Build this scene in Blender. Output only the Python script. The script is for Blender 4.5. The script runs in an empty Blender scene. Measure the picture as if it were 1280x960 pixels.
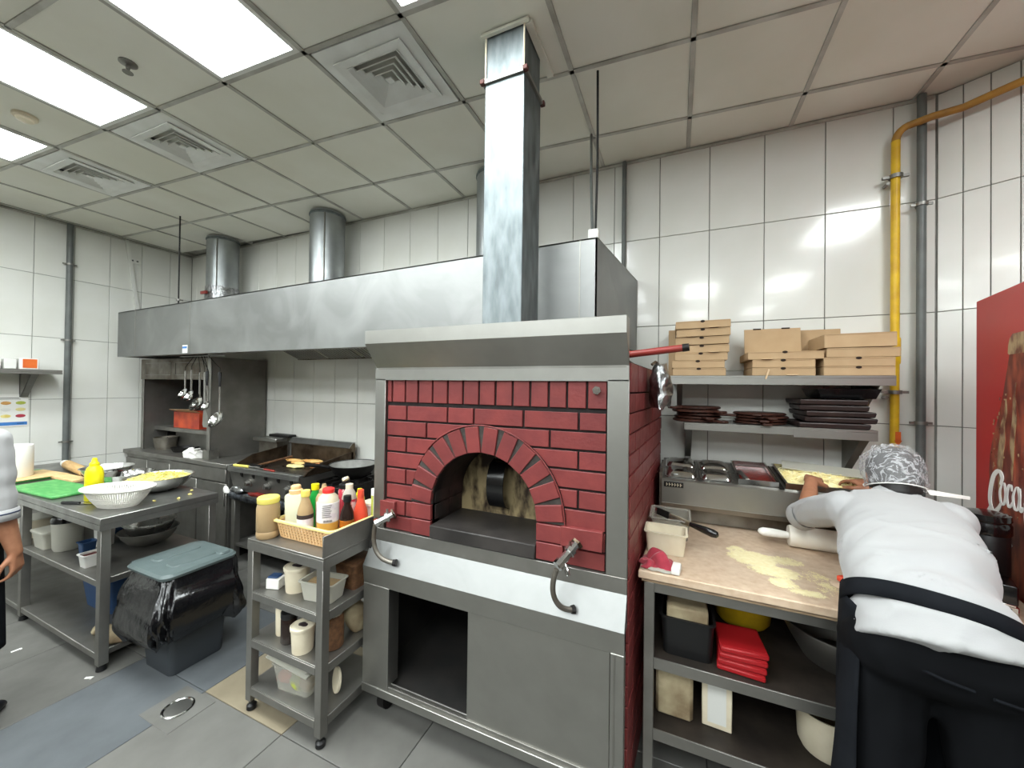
import bpy, bmesh, math, random
from math import pi, sin, cos, radians, sqrt, atan2
from mathutils import Vector, Matrix, noise
random.seed(7)
sc = bpy.context.scene
C = sc.collection
H = 1.62

# ---------------------------------------------------------------- camera
cam = bpy.data.cameras.new('camera'); camo = bpy.data.objects.new('camera', cam); C.objects.link(camo)
cam.sensor_width = 36.0; cam.lens = 471.76 * 36 / 1280; cam.clip_start = 0.02
yaw, pitch, roll = radians(23.61), radians(.479), radians(.742)
_f = Vector((-sin(yaw), cos(yaw), 0)); _r = Vector((cos(yaw), sin(yaw), 0)); _u = Vector((0, 0, 1))
_f2 = _f * cos(pitch) + _u * sin(pitch); _u2 = _u * cos(pitch) - _f * sin(pitch)
_r3 = _r * cos(roll) + _u2 * sin(roll); _u3 = _u2 * cos(roll) - _r * sin(roll)
_m = Matrix((_r3, _u3, -_f2)).transposed().to_4x4(); _m.translation = (0, 0, H)
camo.matrix_world = _m
sc.camera = camo

# ---------------------------------------------------------------- light and exposure
w = bpy.data.worlds.new('world'); sc.world = w; w.use_nodes = True
w.node_tree.nodes['Background'].inputs[0].default_value = (.8, .85, .9, 1)
w.node_tree.nodes['Background'].inputs[1].default_value = 0.03
PANEL = 7.5
sc.view_settings.view_transform = 'Standard'; sc.view_settings.look = 'None'
sc.view_settings.gamma = 1.0; sc.view_settings.use_curve_mapping = False
sc.view_settings.exposure = 1.88

# ---------------------------------------------------------------- helpers
def lin(c):
    return tuple(((v/255)/12.92 if v <= 10 else (((v/255)+.055)/1.055)**2.4) for v in c)

def mat(name, col, rough=.5, metal=0., col2=None, ns=8., detail=4., stretch=(1,1,1), rvar=0., bump=0., bs=None,
        trans=0., alpha=1., dist=0., spec=.5, emit=0., rnd=0., ior=1.45, coat=0., thr=(.35,.65), sheen=0.):
    m = bpy.data.materials.new(name); m.use_nodes = True
    nt = m.node_tree; N = nt.nodes; L = nt.links
    p = N['Principled BSDF']
    c = lin(col) + (1,)
    p.inputs['Base Color'].default_value = c
    p.inputs['Roughness'].default_value = rough; p.inputs['Metallic'].default_value = metal
    p.inputs['Transmission Weight'].default_value = trans; p.inputs['Alpha'].default_value = alpha
    p.inputs['Specular IOR Level'].default_value = spec; p.inputs['IOR'].default_value = ior
    p.inputs['Coat Weight'].default_value = coat
    if sheen: p.inputs['Sheen Weight'].default_value = sheen
    if emit:
        p.inputs['Emission Color'].default_value = c; p.inputs['Emission Strength'].default_value = emit
    tc = N.new('ShaderNodeTexCoord'); mp = N.new('ShaderNodeMapping')
    mp.inputs['Scale'].default_value = stretch
    L.new(tc.outputs['Object'], mp.inputs['Vector'])
    nz = N.new('ShaderNodeTexNoise'); nz.inputs['Scale'].default_value = ns; nz.inputs['Detail'].default_value = detail; nz.inputs['Distortion'].default_value = dist
    L.new(mp.outputs['Vector'], nz.inputs['Vector'])
    colsock = None
    if col2:
        mr = N.new('ShaderNodeMapRange'); mr.inputs[1].default_value = thr[0]; mr.inputs[2].default_value = thr[1]
        L.new(nz.outputs['Fac'], mr.inputs[0])
        mx = N.new('ShaderNodeMix'); mx.data_type = 'RGBA'
        mx.inputs[6].default_value = c; mx.inputs[7].default_value = lin(col2) + (1,)
        L.new(mr.outputs[0], mx.inputs[0]); colsock = mx.outputs[2]
    if rnd:
        oi = N.new('ShaderNodeObjectInfo'); hs = N.new('ShaderNodeHueSaturation')
        ma = N.new('ShaderNodeMapRange'); ma.inputs[3].default_value = 1-rnd; ma.inputs[4].default_value = 1+rnd
        L.new(oi.outputs['Random'], ma.inputs[0]); L.new(ma.outputs[0], hs.inputs['Value'])
        if colsock: L.new(colsock, hs.inputs['Color'])
        else: hs.inputs['Color'].default_value = c
        colsock = hs.outputs['Color']
    if colsock: L.new(colsock, p.inputs['Base Color'])
    if rvar:
        m2 = N.new('ShaderNodeMapRange'); m2.inputs[1].default_value = .3; m2.inputs[2].default_value = .7
        m2.inputs[3].default_value = max(.02, rough-rvar); m2.inputs[4].default_value = min(1, rough+rvar)
        L.new(nz.outputs['Fac'], m2.inputs[0]); L.new(m2.outputs[0], p.inputs['Roughness'])
    if bump:
        b = N.new('ShaderNodeBump'); b.inputs['Strength'].default_value = bump; b.inputs['Distance'].default_value = .01
        if bs:
            n2 = N.new('ShaderNodeTexNoise'); n2.inputs['Scale'].default_value = bs; n2.inputs['Detail'].default_value = 3
            L.new(tc.outputs['Object'], n2.inputs['Vector']); L.new(n2.outputs['Fac'], b.inputs['Height'])
        else: L.new(nz.outputs['Fac'], b.inputs['Height'])
        L.new(b.outputs['Normal'], p.inputs['Normal'])
    return m

M = {}
M['steel'] = mat('brushed_steel', (160,159,154), .44, 1., (152,151,146), ns=5, stretch=(1,1,1), detail=8, rvar=.05)
M['steel_h'] = mat('hood_steel', (138,139,138), .5, 1., (154,155,154), ns=2.6, detail=9, rvar=.05, dist=1.6, thr=(.40,.72))
M['steel_dark'] = mat('worn_steel', (150,148,143), .48, .92, (134,132,127), ns=5, rvar=.08)
M['steel_table'] = mat('scrubbed_steel', (160,160,157), .42, .95, (140,139,136), ns=7, rvar=.1)
M['steel_greasy'] = mat('greasy_steel', (138,134,126), .5, .85, (100,90,78), ns=6, detail=8, rvar=.12)
M['chrome'] = mat('polished_steel', (215,215,213), .14, 1., (190,190,188), ns=10, rvar=.05)
M['galv'] = mat('galvanised_sheet', (104,111,113), .6, 1., (140,147,149), ns=14, detail=9, stretch=(1.5,1.5,.45), rvar=.08, bump=.03)
M['galv_d'] = mat('galvanised_duct', (168,172,173), .42, .9, (150,154,155), ns=5, rvar=.06)
M['walltile'] = mat('glazed_white_tile', (226,226,221), .16, 0, (220,220,213), ns=3, rnd=.018, spec=.5, coat=.15)
M['grout'] = mat('grey_grout', (150,149,143), .8, 0, (120,118,112), ns=9)
M['ceil'] = mat('ceiling_board', (234,233,223), .75, 0, (224,222,209), ns=1.6, detail=6, rnd=.02)
M['ceil_c'] = mat('ceiling_grid_white', (196,195,187), .5, 0, (164,161,152), ns=7, detail=6)
M['farwall'] = mat('grey_far_wall', (112,106,98), .6)
M['vent'] = mat('vent_paint', (236,237,234), .45, 0, (222,222,217), ns=5, detail=6)
M['ventdark'] = mat('vent_hollow', (58,64,72), .7)
M['light'] = mat('lit_diffuser', (243,250,250), .5, emit=PANEL)
M['floor'] = mat('grey_stone_floor', (108,107,103), .42, 0, (96,95,91), ns=5, detail=8, rvar=.1, rnd=.05, bump=.03, bs=60)
M['floor_b'] = mat('bluegrey_floor_tile', (96,100,103), .4, 0, (86,90,93), ns=5, detail=8, rvar=.1, bump=.03, bs=60)
M['floor_t'] = mat('tan_floor_tile', (138,128,108), .45, 0, (122,112,94), ns=6, detail=8, bump=.03, bs=60)
M['floorgrout'] = mat('floor_joint', (74,73,70), .8)
M['brick'] = mat('red_painted_brick', (124,55,53), .45, 0, (108,44,44), ns=9, detail=8, rnd=.08, bump=.16, bs=55, rvar=.08)
M['mortar'] = mat('black_mortar', (26,22,22), .8, 0, (40,34,33), ns=30)
M['archmortar'] = mat('grey_mortar', (70,66,62), .8, 0, (54,50,47), ns=40)
M['innerbrick'] = mat('dark_inner_brick', (58,36,33), .75, 0, (28,20,18), ns=9, detail=6, bump=.2, bs=40)  # darker, browner brick for the inside of the oven
M['slab'] = mat('dark_hearth_stone', (54,50,48), .5, 0, (34,31,30), ns=8, detail=8, bump=.06, bs=80)
M['ovendoor'] = mat('stained_oven_plate', (160,142,106), .55, .2, (44,30,20), ns=15, detail=11, stretch=(1,1,.45), thr=(.42,.60), bump=.1)
M['black'] = mat('black_plastic', (20,20,21), .4)
M['blackshine'] = mat('black_gloss', (14,14,15), .2, 0, coat=.3)
M['bag'] = mat('black_bin_liner', (13,13,15), .2, 0, (20,20,22), ns=6, bump=.6, bs=17, spec=.7)
M['bin'] = mat('charcoal_plastic', (52,56,60), .45)
M['binlid'] = mat('grey_green_plastic', (92,104,104), .38, 0, (84,96,96), ns=6, rvar=.1)
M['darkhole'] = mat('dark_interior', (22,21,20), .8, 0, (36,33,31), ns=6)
M['stone'] = mat('beige_worktop', (206,184,160), .36, 0, (188,162,137), ns=34, detail=9, thr=(.3,.7), rvar=.08)
M['stone_edge'] = mat('worn_worktop_edge', (176,152,124), .5, 0, (140,118,94), ns=14, detail=7)
M['card'] = mat('brown_cardboard', (186,158,122), .75, 0, (176,147,111), ns=7, rnd=.05)
M['cardin'] = mat('cardboard_notch', (40,28,20), .9)
M['cardlight'] = mat('cardboard_flap', (214,188,152), .75)
M['wood_dark'] = mat('dark_serving_board', (72,42,32), .45, 0, (44,24,20), ns=9, stretch=(1,8,8), rnd=.12, rvar=.1)
M['pan_black'] = mat('black_pan', (50,36,33), .5, .0, (34,25,24), ns=8, rvar=.1)
M['wood'] = mat('light_wood', (214,178,122), .5, 0, (190,150,98), ns=6, stretch=(1,9,9))
M['boardwood'] = mat('wood_board', (226,196,144), .55, 0, (208,174,122), ns=5, stretch=(2,14,2))
M['boardgreen'] = mat('green_board', (70,150,78), .5, 0, (110,178,104), ns=4, detail=6, stretch=(3,9,1), thr=(.42,.75))
M['ivory'] = mat('ivory_plastic', (226,216,192), .42, 0, (216,204,178), ns=12)
M['white'] = mat('white_plastic', (234,233,228), .4)
M['whiteroll'] = mat('white_polythene', (236,232,222), .4, 0, (226,219,205), ns=12)
M['paper'] = mat('tissue_paper', (242,240,235), .9, 0, bump=.15, bs=90)
M['yellow'] = mat('yellow_plastic', (232,222,24), .35)
M['yellowlid'] = mat('pale_yellow_lid', (236,220,110), .4)
M['yellowpipe'] = mat('yellow_gas_pipe', (226,186,36), .4, 0, (204,160,34), ns=14, detail=6)
M['ochrepipe'] = mat('dirty_yellow_pipe', (176,130,52), .5, 0, (148,108,50), ns=14)
M['greypipe'] = mat('grey_pipe', (104,108,106), .4, 0, (92,95,93), ns=10)
M['whitepaint'] = mat('white_paint', (222,222,217), .5)
M['iron'] = mat('cast_iron', (38,36,35), .5, .5, (26,24,24), ns=14, bump=.1)
M['griddle'] = mat('greasy_griddle', (30,27,25), .35, .5, (58,46,36), ns=9, detail=9, rvar=.15, bump=.1)
M['splash'] = mat('grease_burnt_steel', (112,98,82), .42, .8, (58,44,32), ns=7, detail=9, rvar=.12)
M['foil'] = mat('crumpled_foil', (170,171,172), .3, 1., (120,121,122), ns=30, bump=.9, bs=34)
M['foilblue'] = mat('crumpled_dull_foil', (120,126,134), .35, .9, (60,62,68), ns=24, bump=.9, bs=40)
M['redpole'] = mat('red_painted_tube', (140,44,40), .4, 0, (126,50,38), ns=12, detail=7)
M['red'] = mat('red_plastic', (150,18,24), .5)  # tray red toned down for the shade under the counter
M['rust'] = mat('rusty_clamp', (92,52,46), .6, .3, (70,44,40), ns=30)
M['palebottle'] = mat('pale_squeeze_plastic', (206,206,180), .4, 0, (196,196,170), ns=9)
M['wokin'] = mat('scoured_wok_inside', (160,160,156), .5, 0, (128,127,123), ns=9, detail=8)
M['bowl'] = mat('bowl_steel', (214,214,211), .28, .9, (196,196,193), ns=10, rvar=.05)
M['clearoil'] = mat('pale_clear_plastic', (206,192,164), .25, 0, (216,206,184), ns=7)
M['shelfdark'] = mat('shaded_brown_shelf', (66,58,52), .5, .4, (44,39,35), ns=6, detail=7, rvar=.1)  # brown shelf colour, darkened to stand for the shade under the counter
M['redcap'] = mat('red_cap', (226,52,48), .4)
M['sauce'] = mat('tomato_sauce', (118,30,22), .35, 0, (84,20,16), ns=30, bump=.3)
M['hotsauce'] = mat('orange_red_sauce', (222,84,58), .25, 0, (206,66,48), ns=8)
M['ketch'] = mat('pink_red_label', (190,60,76), .4, 0, (232,214,210), ns=18, thr=(.55,.6))
M['cheese'] = mat('grated_cheese', (244,230,166), .6, 0, (250,242,200), ns=30)
M['slaw'] = mat('shredded_salad', (226,206,110), .55, 0, (244,232,160), ns=30)
M['slawg'] = mat('shredded_green', (176,186,80), .55)
M['tan'] = mat('tan_sauce', (172,146,108), .3, 0, (156,130,94), ns=7)
M['oil'] = mat('golden_oil', (196,150,70), .15, 0, spec=.6)
M['soy'] = mat('dark_sauce', (36,24,20), .15)
M['amber'] = mat('amber_sauce', (190,108,30), .2, 0, (80,44,20), ns=9)
M['labelw'] = mat('printed_label', (226,220,218), .5, 0, (214,204,210), ns=26, thr=(.5,.6))
M['labeld'] = mat('dark_label', (52,42,42), .5)
M['green'] = mat('green_plastic', (24,150,60), .3)
M['clear'] = mat('clear_plastic', (228,226,216), .18, trans=.75, ior=1.3)
M['frost'] = mat('frosted_plastic', (214,212,200), .4, trans=.45, ior=1.25)
M['glasst'] = mat('glass', (235,240,235), .05, trans=.95)
M['basket'] = mat('cream_basket', (238,214,140), .45)
M['basket2'] = mat('peach_basket', (222,182,132), .45)
M['netwhite'] = mat('white_colander', (236,234,226), .4)
M['spice'] = mat('brown_spice', (112,78,50), .8, 0, (80,52,32), ns=40)
M['bread'] = mat('toasted_bread', (198,138,70), .7, 0, (228,190,120), ns=20)
M['meat'] = mat('grilled_meat', (196,130,76), .6, 0, (140,80,44), ns=26, bump=.3)
M['egg'] = mat('pale_omelette', (226,214,150), .5)
M['cloth_red'] = mat('red_cloth', (176,56,72), .85, 0, (150,40,58), ns=20, sheen=.3)
M['shirt'] = mat('white_cotton', (167,167,167), .85, 0, (162,162,163), ns=3, bump=.04, bs=300, sheen=.2)
M['cuff'] = mat('blue_trim', (54,62,84), .8)
M['apron'] = mat('black_apron', (17,19,23), .85, 0, (23,25,29), ns=14, spec=.12)
M['trouser'] = mat('black_trousers', (10,11,13), .85, 0, (15,16,19), ns=9, spec=.12)
M['skin'] = mat('brown_skin', (146,98,72), .5, 0, (164,112,84), ns=22, bump=.05, bs=120)
M['skin2'] = mat('tan_skin', (176,124,94), .5, 0, (160,108,80), ns=22, bump=.05, bs=120)
M['hair'] = mat('black_hair', (20,18,18), .5, 0, (40,37,36), ns=40, stretch=(1,1,4))
M['shoe'] = mat('black_shoe', (20,20,22), .35)
M['fridge'] = mat('red_cabinet', (186,20,26), .34, 0, (178,16,24), ns=2)
M['ink_red'] = mat('bottle_print_brown', (96,22,14), .35, 0, (182,84,56), ns=26, detail=8, stretch=(1,1,.35), thr=(.42,.75))
M['ink_glass'] = mat('bottle_print_glass', (176,150,112), .35, 0, (104,50,36), ns=34, detail=8, stretch=(1,1,.5), thr=(.4,.62))
M['ink_white'] = mat('white_lettering', (242,240,236), .4)
M['blueprint'] = mat('blue_print', (64,122,190), .5)
M['flour'] = mat('semolina_flour', (226,212,164), .9, 0, (232,221,180), ns=60)
M['bluebox'] = mat('blue_plastic', (40,70,110), .45)
M['orangebox'] = mat('orange_red_plastic', (206,84,44), .45, 0, (150,46,34), ns=7)
M['orange'] = mat('orange_card', (226,112,44), .6, 0, (206,92,34), ns=8)
M['dirtywhite'] = mat('floury_box', (186,172,140), .7, 0, (120,100,74), ns=8, detail=7)

# --- special materials
def net_material():
    m = bpy.data.materials.new('hairnet_mesh'); m.use_nodes = True
    nt = m.node_tree; N = nt.nodes; L = nt.links; p = N['Principled BSDF']
    p.inputs['Base Color'].default_value = (.78,.78,.8,1); p.inputs['Roughness'].default_value = .7
    tc = N.new('ShaderNodeTexCoord'); mp = N.new('ShaderNodeMapping'); mp.inputs['Scale'].default_value = (1,1.6,1)
    L.new(tc.outputs['Object'], mp.inputs['Vector'])
    nz = N.new('ShaderNodeTexNoise'); nz.inputs['Scale'].default_value = 17; nz.inputs['Detail'].default_value = 7
    nz.inputs['Distortion'].default_value = 1.6
    L.new(mp.outputs['Vector'], nz.inputs['Vector'])
    ab = N.new('ShaderNodeMath'); ab.operation = 'SUBTRACT'; ab.inputs[1].default_value = .5; L.new(nz.outputs['Fac'], ab.inputs[0])
    a2 = N.new('ShaderNodeMath'); a2.operation = 'ABSOLUTE'; L.new(ab.outputs[0], a2.inputs[0])
    mr = N.new('ShaderNodeMapRange'); mr.inputs[1].default_value = 0; mr.inputs[2].default_value = .055
    mr.inputs[3].default_value = .55; mr.inputs[4].default_value = .15
    L.new(a2.outputs[0], mr.inputs[0]); L.new(mr.outputs[0], p.inputs['Alpha'])
    return m
M['net'] = net_material()

ROOT = {}
def T(o, label=None, cat=None, group=None, kind=None):
    if label: o['label'] = label
    if cat: o['category'] = cat
    if group: o['group'] = group
    if kind: o['kind'] = kind
    return o

def thing(name, label, cat, loc=(0,0,0), rz=0., group=None, rot=None):
    o = bpy.data.objects.new(name, None); o.empty_display_size = .05; C.objects.link(o)
    o.location = loc; o.rotation_euler = rot if rot else (0,0,rz)
    ROOT[o] = Matrix.LocRotScale(Vector(loc), o.rotation_euler.to_quaternion(), None)
    return T(o, label, cat, group)

class MB:
    def __init__(s): s.bm = bmesh.new()
    def box(s, x0, x1, y0, y1, z0, z1, bev=0., seg=1, m=None):
        r = bmesh.ops.create_cube(s.bm, size=1); vs = r['verts']
        for v in vs: v.co = Vector(((x0+x1)/2+v.co.x*(x1-x0), (y0+y1)/2+v.co.y*(y1-y0), (z0+z1)/2+v.co.z*(z1-z0)))
        if bev:
            es = list({e for v in vs for e in v.link_edges})
            r = bmesh.ops.bevel(s.bm, geom=es, offset=bev, segments=seg, profile=.5, affect='EDGES')
            vs = list({v for f in r['faces'] for v in f.verts} | {v for v in vs if v.is_valid})
        if m: bmesh.ops.transform(s.bm, matrix=m, verts=vs)
        return s
    def prism(s, pts, d0, d1, axis='y', bev=0.):
        # polygon pts in the plane normal to axis; y: (x,z)  x: (y,z)  z: (x,y)
        def P(a, b, d): return {'y': (a, d, b), 'x': (d, a, b), 'z': (a, b, d)}[axis]
        A = [s.bm.verts.new(P(a, b, d0)) for a, b in pts]; B = [s.bm.verts.new(P(a, b, d1)) for a, b in pts]
        n = len(pts); fs = [s.bm.faces.new(A), s.bm.faces.new(B[::-1])]
        for i in range(n): fs.append(s.bm.faces.new((A[i], B[i], B[(i+1) % n], A[(i+1) % n])))
        bmesh.ops.recalc_face_normals(s.bm, faces=fs)
        if bev:
            es = [e for f in fs[:2] for e in f.edges]
            bmesh.ops.bevel(s.bm, geom=list(set(es)), offset=bev, segments=1, affect='EDGES')
        return s
    def rings(s, rings, cap=True, closed=True):
        R = [[s.bm.verts.new(p) for p in r] for r in rings]; n = len(R[0]); fs = []
        for a, b in zip(R, R[1:]):
            for i in range(n if closed else n-1):
                j = (i+1) % n
                fs.append(s.bm.faces.new((a[i], a[j], b[j], b[i])))
        if cap and closed:
            fs.append(s.bm.faces.new(R[0][::-1])); fs.append(s.bm.faces.new(R[-1]))
        return fs
    def lathe(s, prof, c=(0,0,0), n=20, sx=1., sy=1., cap=True, m=None):
        v0 = len(s.bm.verts)
        rr = [[(c[0]+max(r,1e-4)*sx*cos(2*pi*i/n), c[1]+max(r,1e-4)*sy*sin(2*pi*i/n), c[2]+z) for i in range(n)] for r, z in prof]
        if m: rr = [[tuple(m @ Vector(p)) for p in r] for r in rr]
        s.rings(rr, cap); return s
    def tube(s, pts, r, n=8, cap=True):
        pts = [Vector(p) for p in pts]
        rs = r if isinstance(r, (list, tuple)) else [r]*len(pts)
        up = None; rr = []
        for i, p in enumerate(pts):
            t = (pts[min(i+1, len(pts)-1)] - pts[max(i-1, 0)]).normalized()
            if up is None: up = t.orthogonal().normalized()
            up = (up - t*up.dot(t)); up = up.normalized() if up.length > 1e-6 else t.orthogonal().normalized()
            b = t.cross(up)
            rr.append([tuple(p + up*(rs[i]*cos(2*pi*k/n)) + b*(rs[i]*sin(2*pi*k/n))) for k in range(n)])
        s.rings(rr, cap); return s
    def cyl(s, p0, p1, r, n=16, r1=None): return s.tube([p0, p1], [r, r if r1 is None else r1], n)
    def ell(s, c, rx, ry, rz, u=16, v=10, m=None):
        prof = [(sin(pi*i/v), -cos(pi*i/v)) for i in range(v+1)]
        rr = [[(c[0]+rx*max(a,1e-3)*cos(2*pi*k/u), c[1]+ry*max(a,1e-3)*sin(2*pi*k/u), c[2]+rz*b) for k in range(u)] for a, b in prof]
        if m: rr = [[tuple(m @ Vector(p)) for p in r] for r in rr]
        s.rings(rr, True); return s
    def sheet(s, f, nu, nv, thick=0.):
        G = [[s.bm.verts.new(f(i/nu, j/nv)) for j in range(nv+1)] for i in range(nu+1)]
        for i in range(nu):
            for j in range(nv): s.bm.faces.new((G[i][j], G[i+1][j], G[i+1][j+1], G[i][j+1]))
        return s
    def build(s, name, m, parent=None, world=False, smooth=True, ang=38, xf=None):
        if xf: bmesh.ops.transform(s.bm, matrix=xf, verts=s.bm.verts)
        if world and parent is not None:
            r = parent
            while r.parent: r = r.parent
            if r in ROOT: bmesh.ops.transform(s.bm, matrix=ROOT[r].inverted(), verts=s.bm.verts)
        bmesh.ops.recalc_face_normals(s.bm, faces=s.bm.faces)
        me = bpy.data.meshes.new(name); s.bm.to_mesh(me); s.bm.free()
        return link(name, me, m, parent, smooth, ang)

def link(name, me, m, parent=None, smooth=True, ang=38):
    if smooth and len(me.polygons):
        me.polygons.foreach_set('use_smooth', [True]*len(me.polygons))
        try: me.set_sharp_from_angle(angle=radians(ang))
        except Exception: pass
    if m is not None and not me.materials: me.materials.append(M[m] if isinstance(m, str) else m)
    o = bpy.data.objects.new(name, me); C.objects.link(o)
    if parent is not None: o.parent = parent
    return o

def place(name, me, parent, loc, rot=(0,0,0), scale=None):
    o = bpy.data.objects.new(name, me); C.objects.link(o); o.parent = parent
    o.location = loc; o.rotation_euler = rot
    if scale: o.scale = scale
    return o

def dup(root, loc, rz=0., label=None, group=None, rot=None):
    def cp(o, par):
        c = o.copy(); C.objects.link(c)
        if par: c.parent = par
        for k in list(o.children): cp(k, c)
        return c
    r = cp(root, None); r.location = loc; r.rotation_euler = rot if rot else (0,0,rz)
    ROOT[r] = Matrix.LocRotScale(Vector(loc), r.rotation_euler.to_quaternion(), None)
    if label: r['label'] = label
    if group: r['group'] = group
    return r

def boxmesh(name, sx, sy, sz, m, bev=.002):
    b = MB().box(-sx/2, sx/2, -sy/2, sy/2, -sz/2, sz/2, bev)
    me = bpy.data.meshes.new(name); b.bm.to_mesh(me); b.bm.free(); me.materials.append(M[m]); return me

def single(name, mb, m, label, cat, loc=(0,0,0), rz=0, group=None, rot=None, smooth=True):
    o = mb.build(name, m, None, smooth=smooth); o.location = loc; o.rotation_euler = rot if rot else (0,0,rz)
    ROOT[o] = Matrix.LocRotScale(Vector(loc), o.rotation_euler.to_quaternion(), None)
    return T(o, label, cat, group)
# ================================================================ the setting
YB, XL, ZC = 2.72, -5.6, 3.2
def struct(name, mb, m, loc=(0,0,0)):
    o = mb.build(name, m); T(o, kind='structure'); return o
floor = struct('floor', MB().box(XL-.1, 3.0, -5.2, YB+.1, -.12, -.008), 'floorgrout')
wall_back = struct('wall_back', MB().box(XL-.1, 1.26, YB+.009, YB+.12, -.008, ZC+.1), 'grout')
wall_left = struct('wall_left', MB().box(XL-.12, XL-.009, -5.2, YB+.009, -.008, ZC+.1), 'grout')
wall_front = struct('wall_front', MB().box(XL-.12, 3.0, -5.32, -5.2, -.008, ZC+.1), 'farwall')
ceiling = struct('ceiling', MB().box(XL-.12, 3.0, -5.2, YB+.12, ZC+.03, ZC+.12), 'ceil_c')
# angled wall on the right of the corner
AD = Vector((.859, -.509, 0)).normalized(); A0 = Vector((1.25, 2.72, 0)); AN = Vector((-AD.y, AD.x, 0))
ang_r = atan2(AD.y, AD.x)
wr = MB().box(0, 2.03, .009, .12, -.008, ZC+.1)
wall_right = wr.build('wall_right', 'grout'); wall_right.location = A0; wall_right.rotation_euler = (0,0,ang_r); T(wall_right, kind='structure')
struct('wall_right_near', MB().box(2.99, 3.1, -5.2, 1.70, -.008, ZC+.1), 'farwall')

# --- wall tiles
rows = [.845, 1.445, 2.045, 2.645, 3.2]
def wtile(w, h): return boxmesh('tile', w-.004, .01, h-.004, 'walltile', .0015)
TM = {}
def tile(parent, cx, cz, w, h, y=0, rot=0, vert=False):
    k = (round(w,3), round(h,3))
    if k not in TM: TM[k] = wtile(*k)
    return place('tile', TM[k], parent, (y, cx, cz) if vert else (cx, y, cz), (0,0,pi/2) if vert else (0,0,0))
xs = [-.116 + .2985*k for k in range(-19, 5)]
xs = [x for x in xs if XL+.02 < x < 1.2]; xs = [XL+.001] + xs + [1.249]
for a, b in zip(xs, xs[1:]):
    for z0, z1 in zip(rows, rows[1:]):
        tile(wall_back, (a+b)/2, (z0+z1)/2, b-a, z1-z0, YB+.005)
ys = [.14 + .262*k for k in range(-7, 10)] + [2.719]
for a, b in zip(ys, ys[1:]):
    for z0, z1 in zip([.245]+rows, rows):
        tile(wall_left, (a+b)/2, (z0+z1)/2, b-a, z1-z0, XL-.005, vert=True)
for k in range(12):
    w_ = .088
    for z0, z1 in zip(rows, rows[1:]):
        tile(wall_right, .004+w_*(k+.5), (z0+z1)/2, w_, z1-z0, .005)

# --- floor tiles
FT = {'floor': boxmesh('floor_tile', .594, .594, .008, 'floor', .0015), 'floor_b': boxmesh('floor_tile', .594, .594, .008, 'floor_b', .0015),
      'floor_t': boxmesh('floor_tile', .594, .594, .008, 'floor_t', .0015)}
for i in range(-6, 5):
    for j in range(-4, 4):
        cx, cy = -2.26+.598*i+.299, .6+.598*j+.299-.005
        if cy > 2.7 or cx < -5.6: continue
        k = 'floor'
        if i == -1 and j in (-1,0,1): k = 'floor_b'
        if (i, j) == (0, 1): k = 'floor_t'
        if (i, j) == (-2, 3): k = 'floor_b'
        place('floor_tile', FT[k], floor, (cx, cy, -.004))

# --- suspended ceiling: boards, runners
gx = [-5.54, -4.98, -4.42, -3.86, -3.30, -2.76, -2.195, -1.64, -1.095, -.495, .055, .61, 1.165, 1.72, 2.27]
gy0 = [-4.53, -4.0, -3.47, -2.93]
gy = [-2.4, -1.87, -1.335, -.80, -.27, .265, .80, 1.335, 1.862, 2.40] # rows in view; gy0: rows behind the viewer
SK = .064
def gp(x, y): return y + SK*x
panels = [(3, 'p'), (1, 'p')]
light_cols = {2: 1, 4: 1, 6: 1, 8: 1, 10: 1}
lights = set()
for ci in (2, 4, 6, 8, 12):
    lights.add((ci, 5)); lights.add((ci, 6))
for ci in (2, 4, 6, 8, 10, 12): lights.add((ci, 1)); lights.add((ci, 2))
vents = {(7, 7), (4, 7), (2, 7)}
lights.discard((2,5)); lights.discard((2,6)); lights.add((2,5)); lights.add((2,6))
tb = MB()
def quad_tile(x0, x1, y0, y1, clip=None):
    b = MB(); g = .012
    pts = [(x0+g, gp(x0, y0)+g), (x1-g, gp(x1, y0)+g), (x1-g, gp(x1, y1)-g), (x0+g, gp(x0, y1)-g)]
    if clip: pts = [(x, min(y, clip)) for x, y in pts]
    if pts[2][1]-pts[1][1] < .02 or pts[3][1]-pts[0][1] < .02: return
    b.prism(pts, ZC+.004, ZC+.03, 'z')
    b.build('ceiling_board', 'ceil', ceiling, smooth=False)
xs2 = [XL] + gx + [2.98]
for a in range(len(xs2)-1):
    for b_ in range(1, 4):
        if not (a-1 in (2,4,6,8,10,12) and b_ in (1, 2)): quad_tile(xs2[a], xs2[a+1], gy0[b_], (gy0+gy)[b_+1])
    for b_ in range(len(gy)):
        i, j = a-1, b_
        if (i, j) in lights or (i, j) in vents: continue
        y1 = gy[b_+1] if b_+1 < len(gy) else 2.95
        quad_tile(xs2[a], xs2[a+1], gy[b_], y1, YB-.004)
for x in gx:
    MB().box(x-.011, x+.011, -5.19, YB-.002, ZC-.002, ZC+.03).build('grid_runner', 'ceil_c', ceiling, smooth=False)
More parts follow.
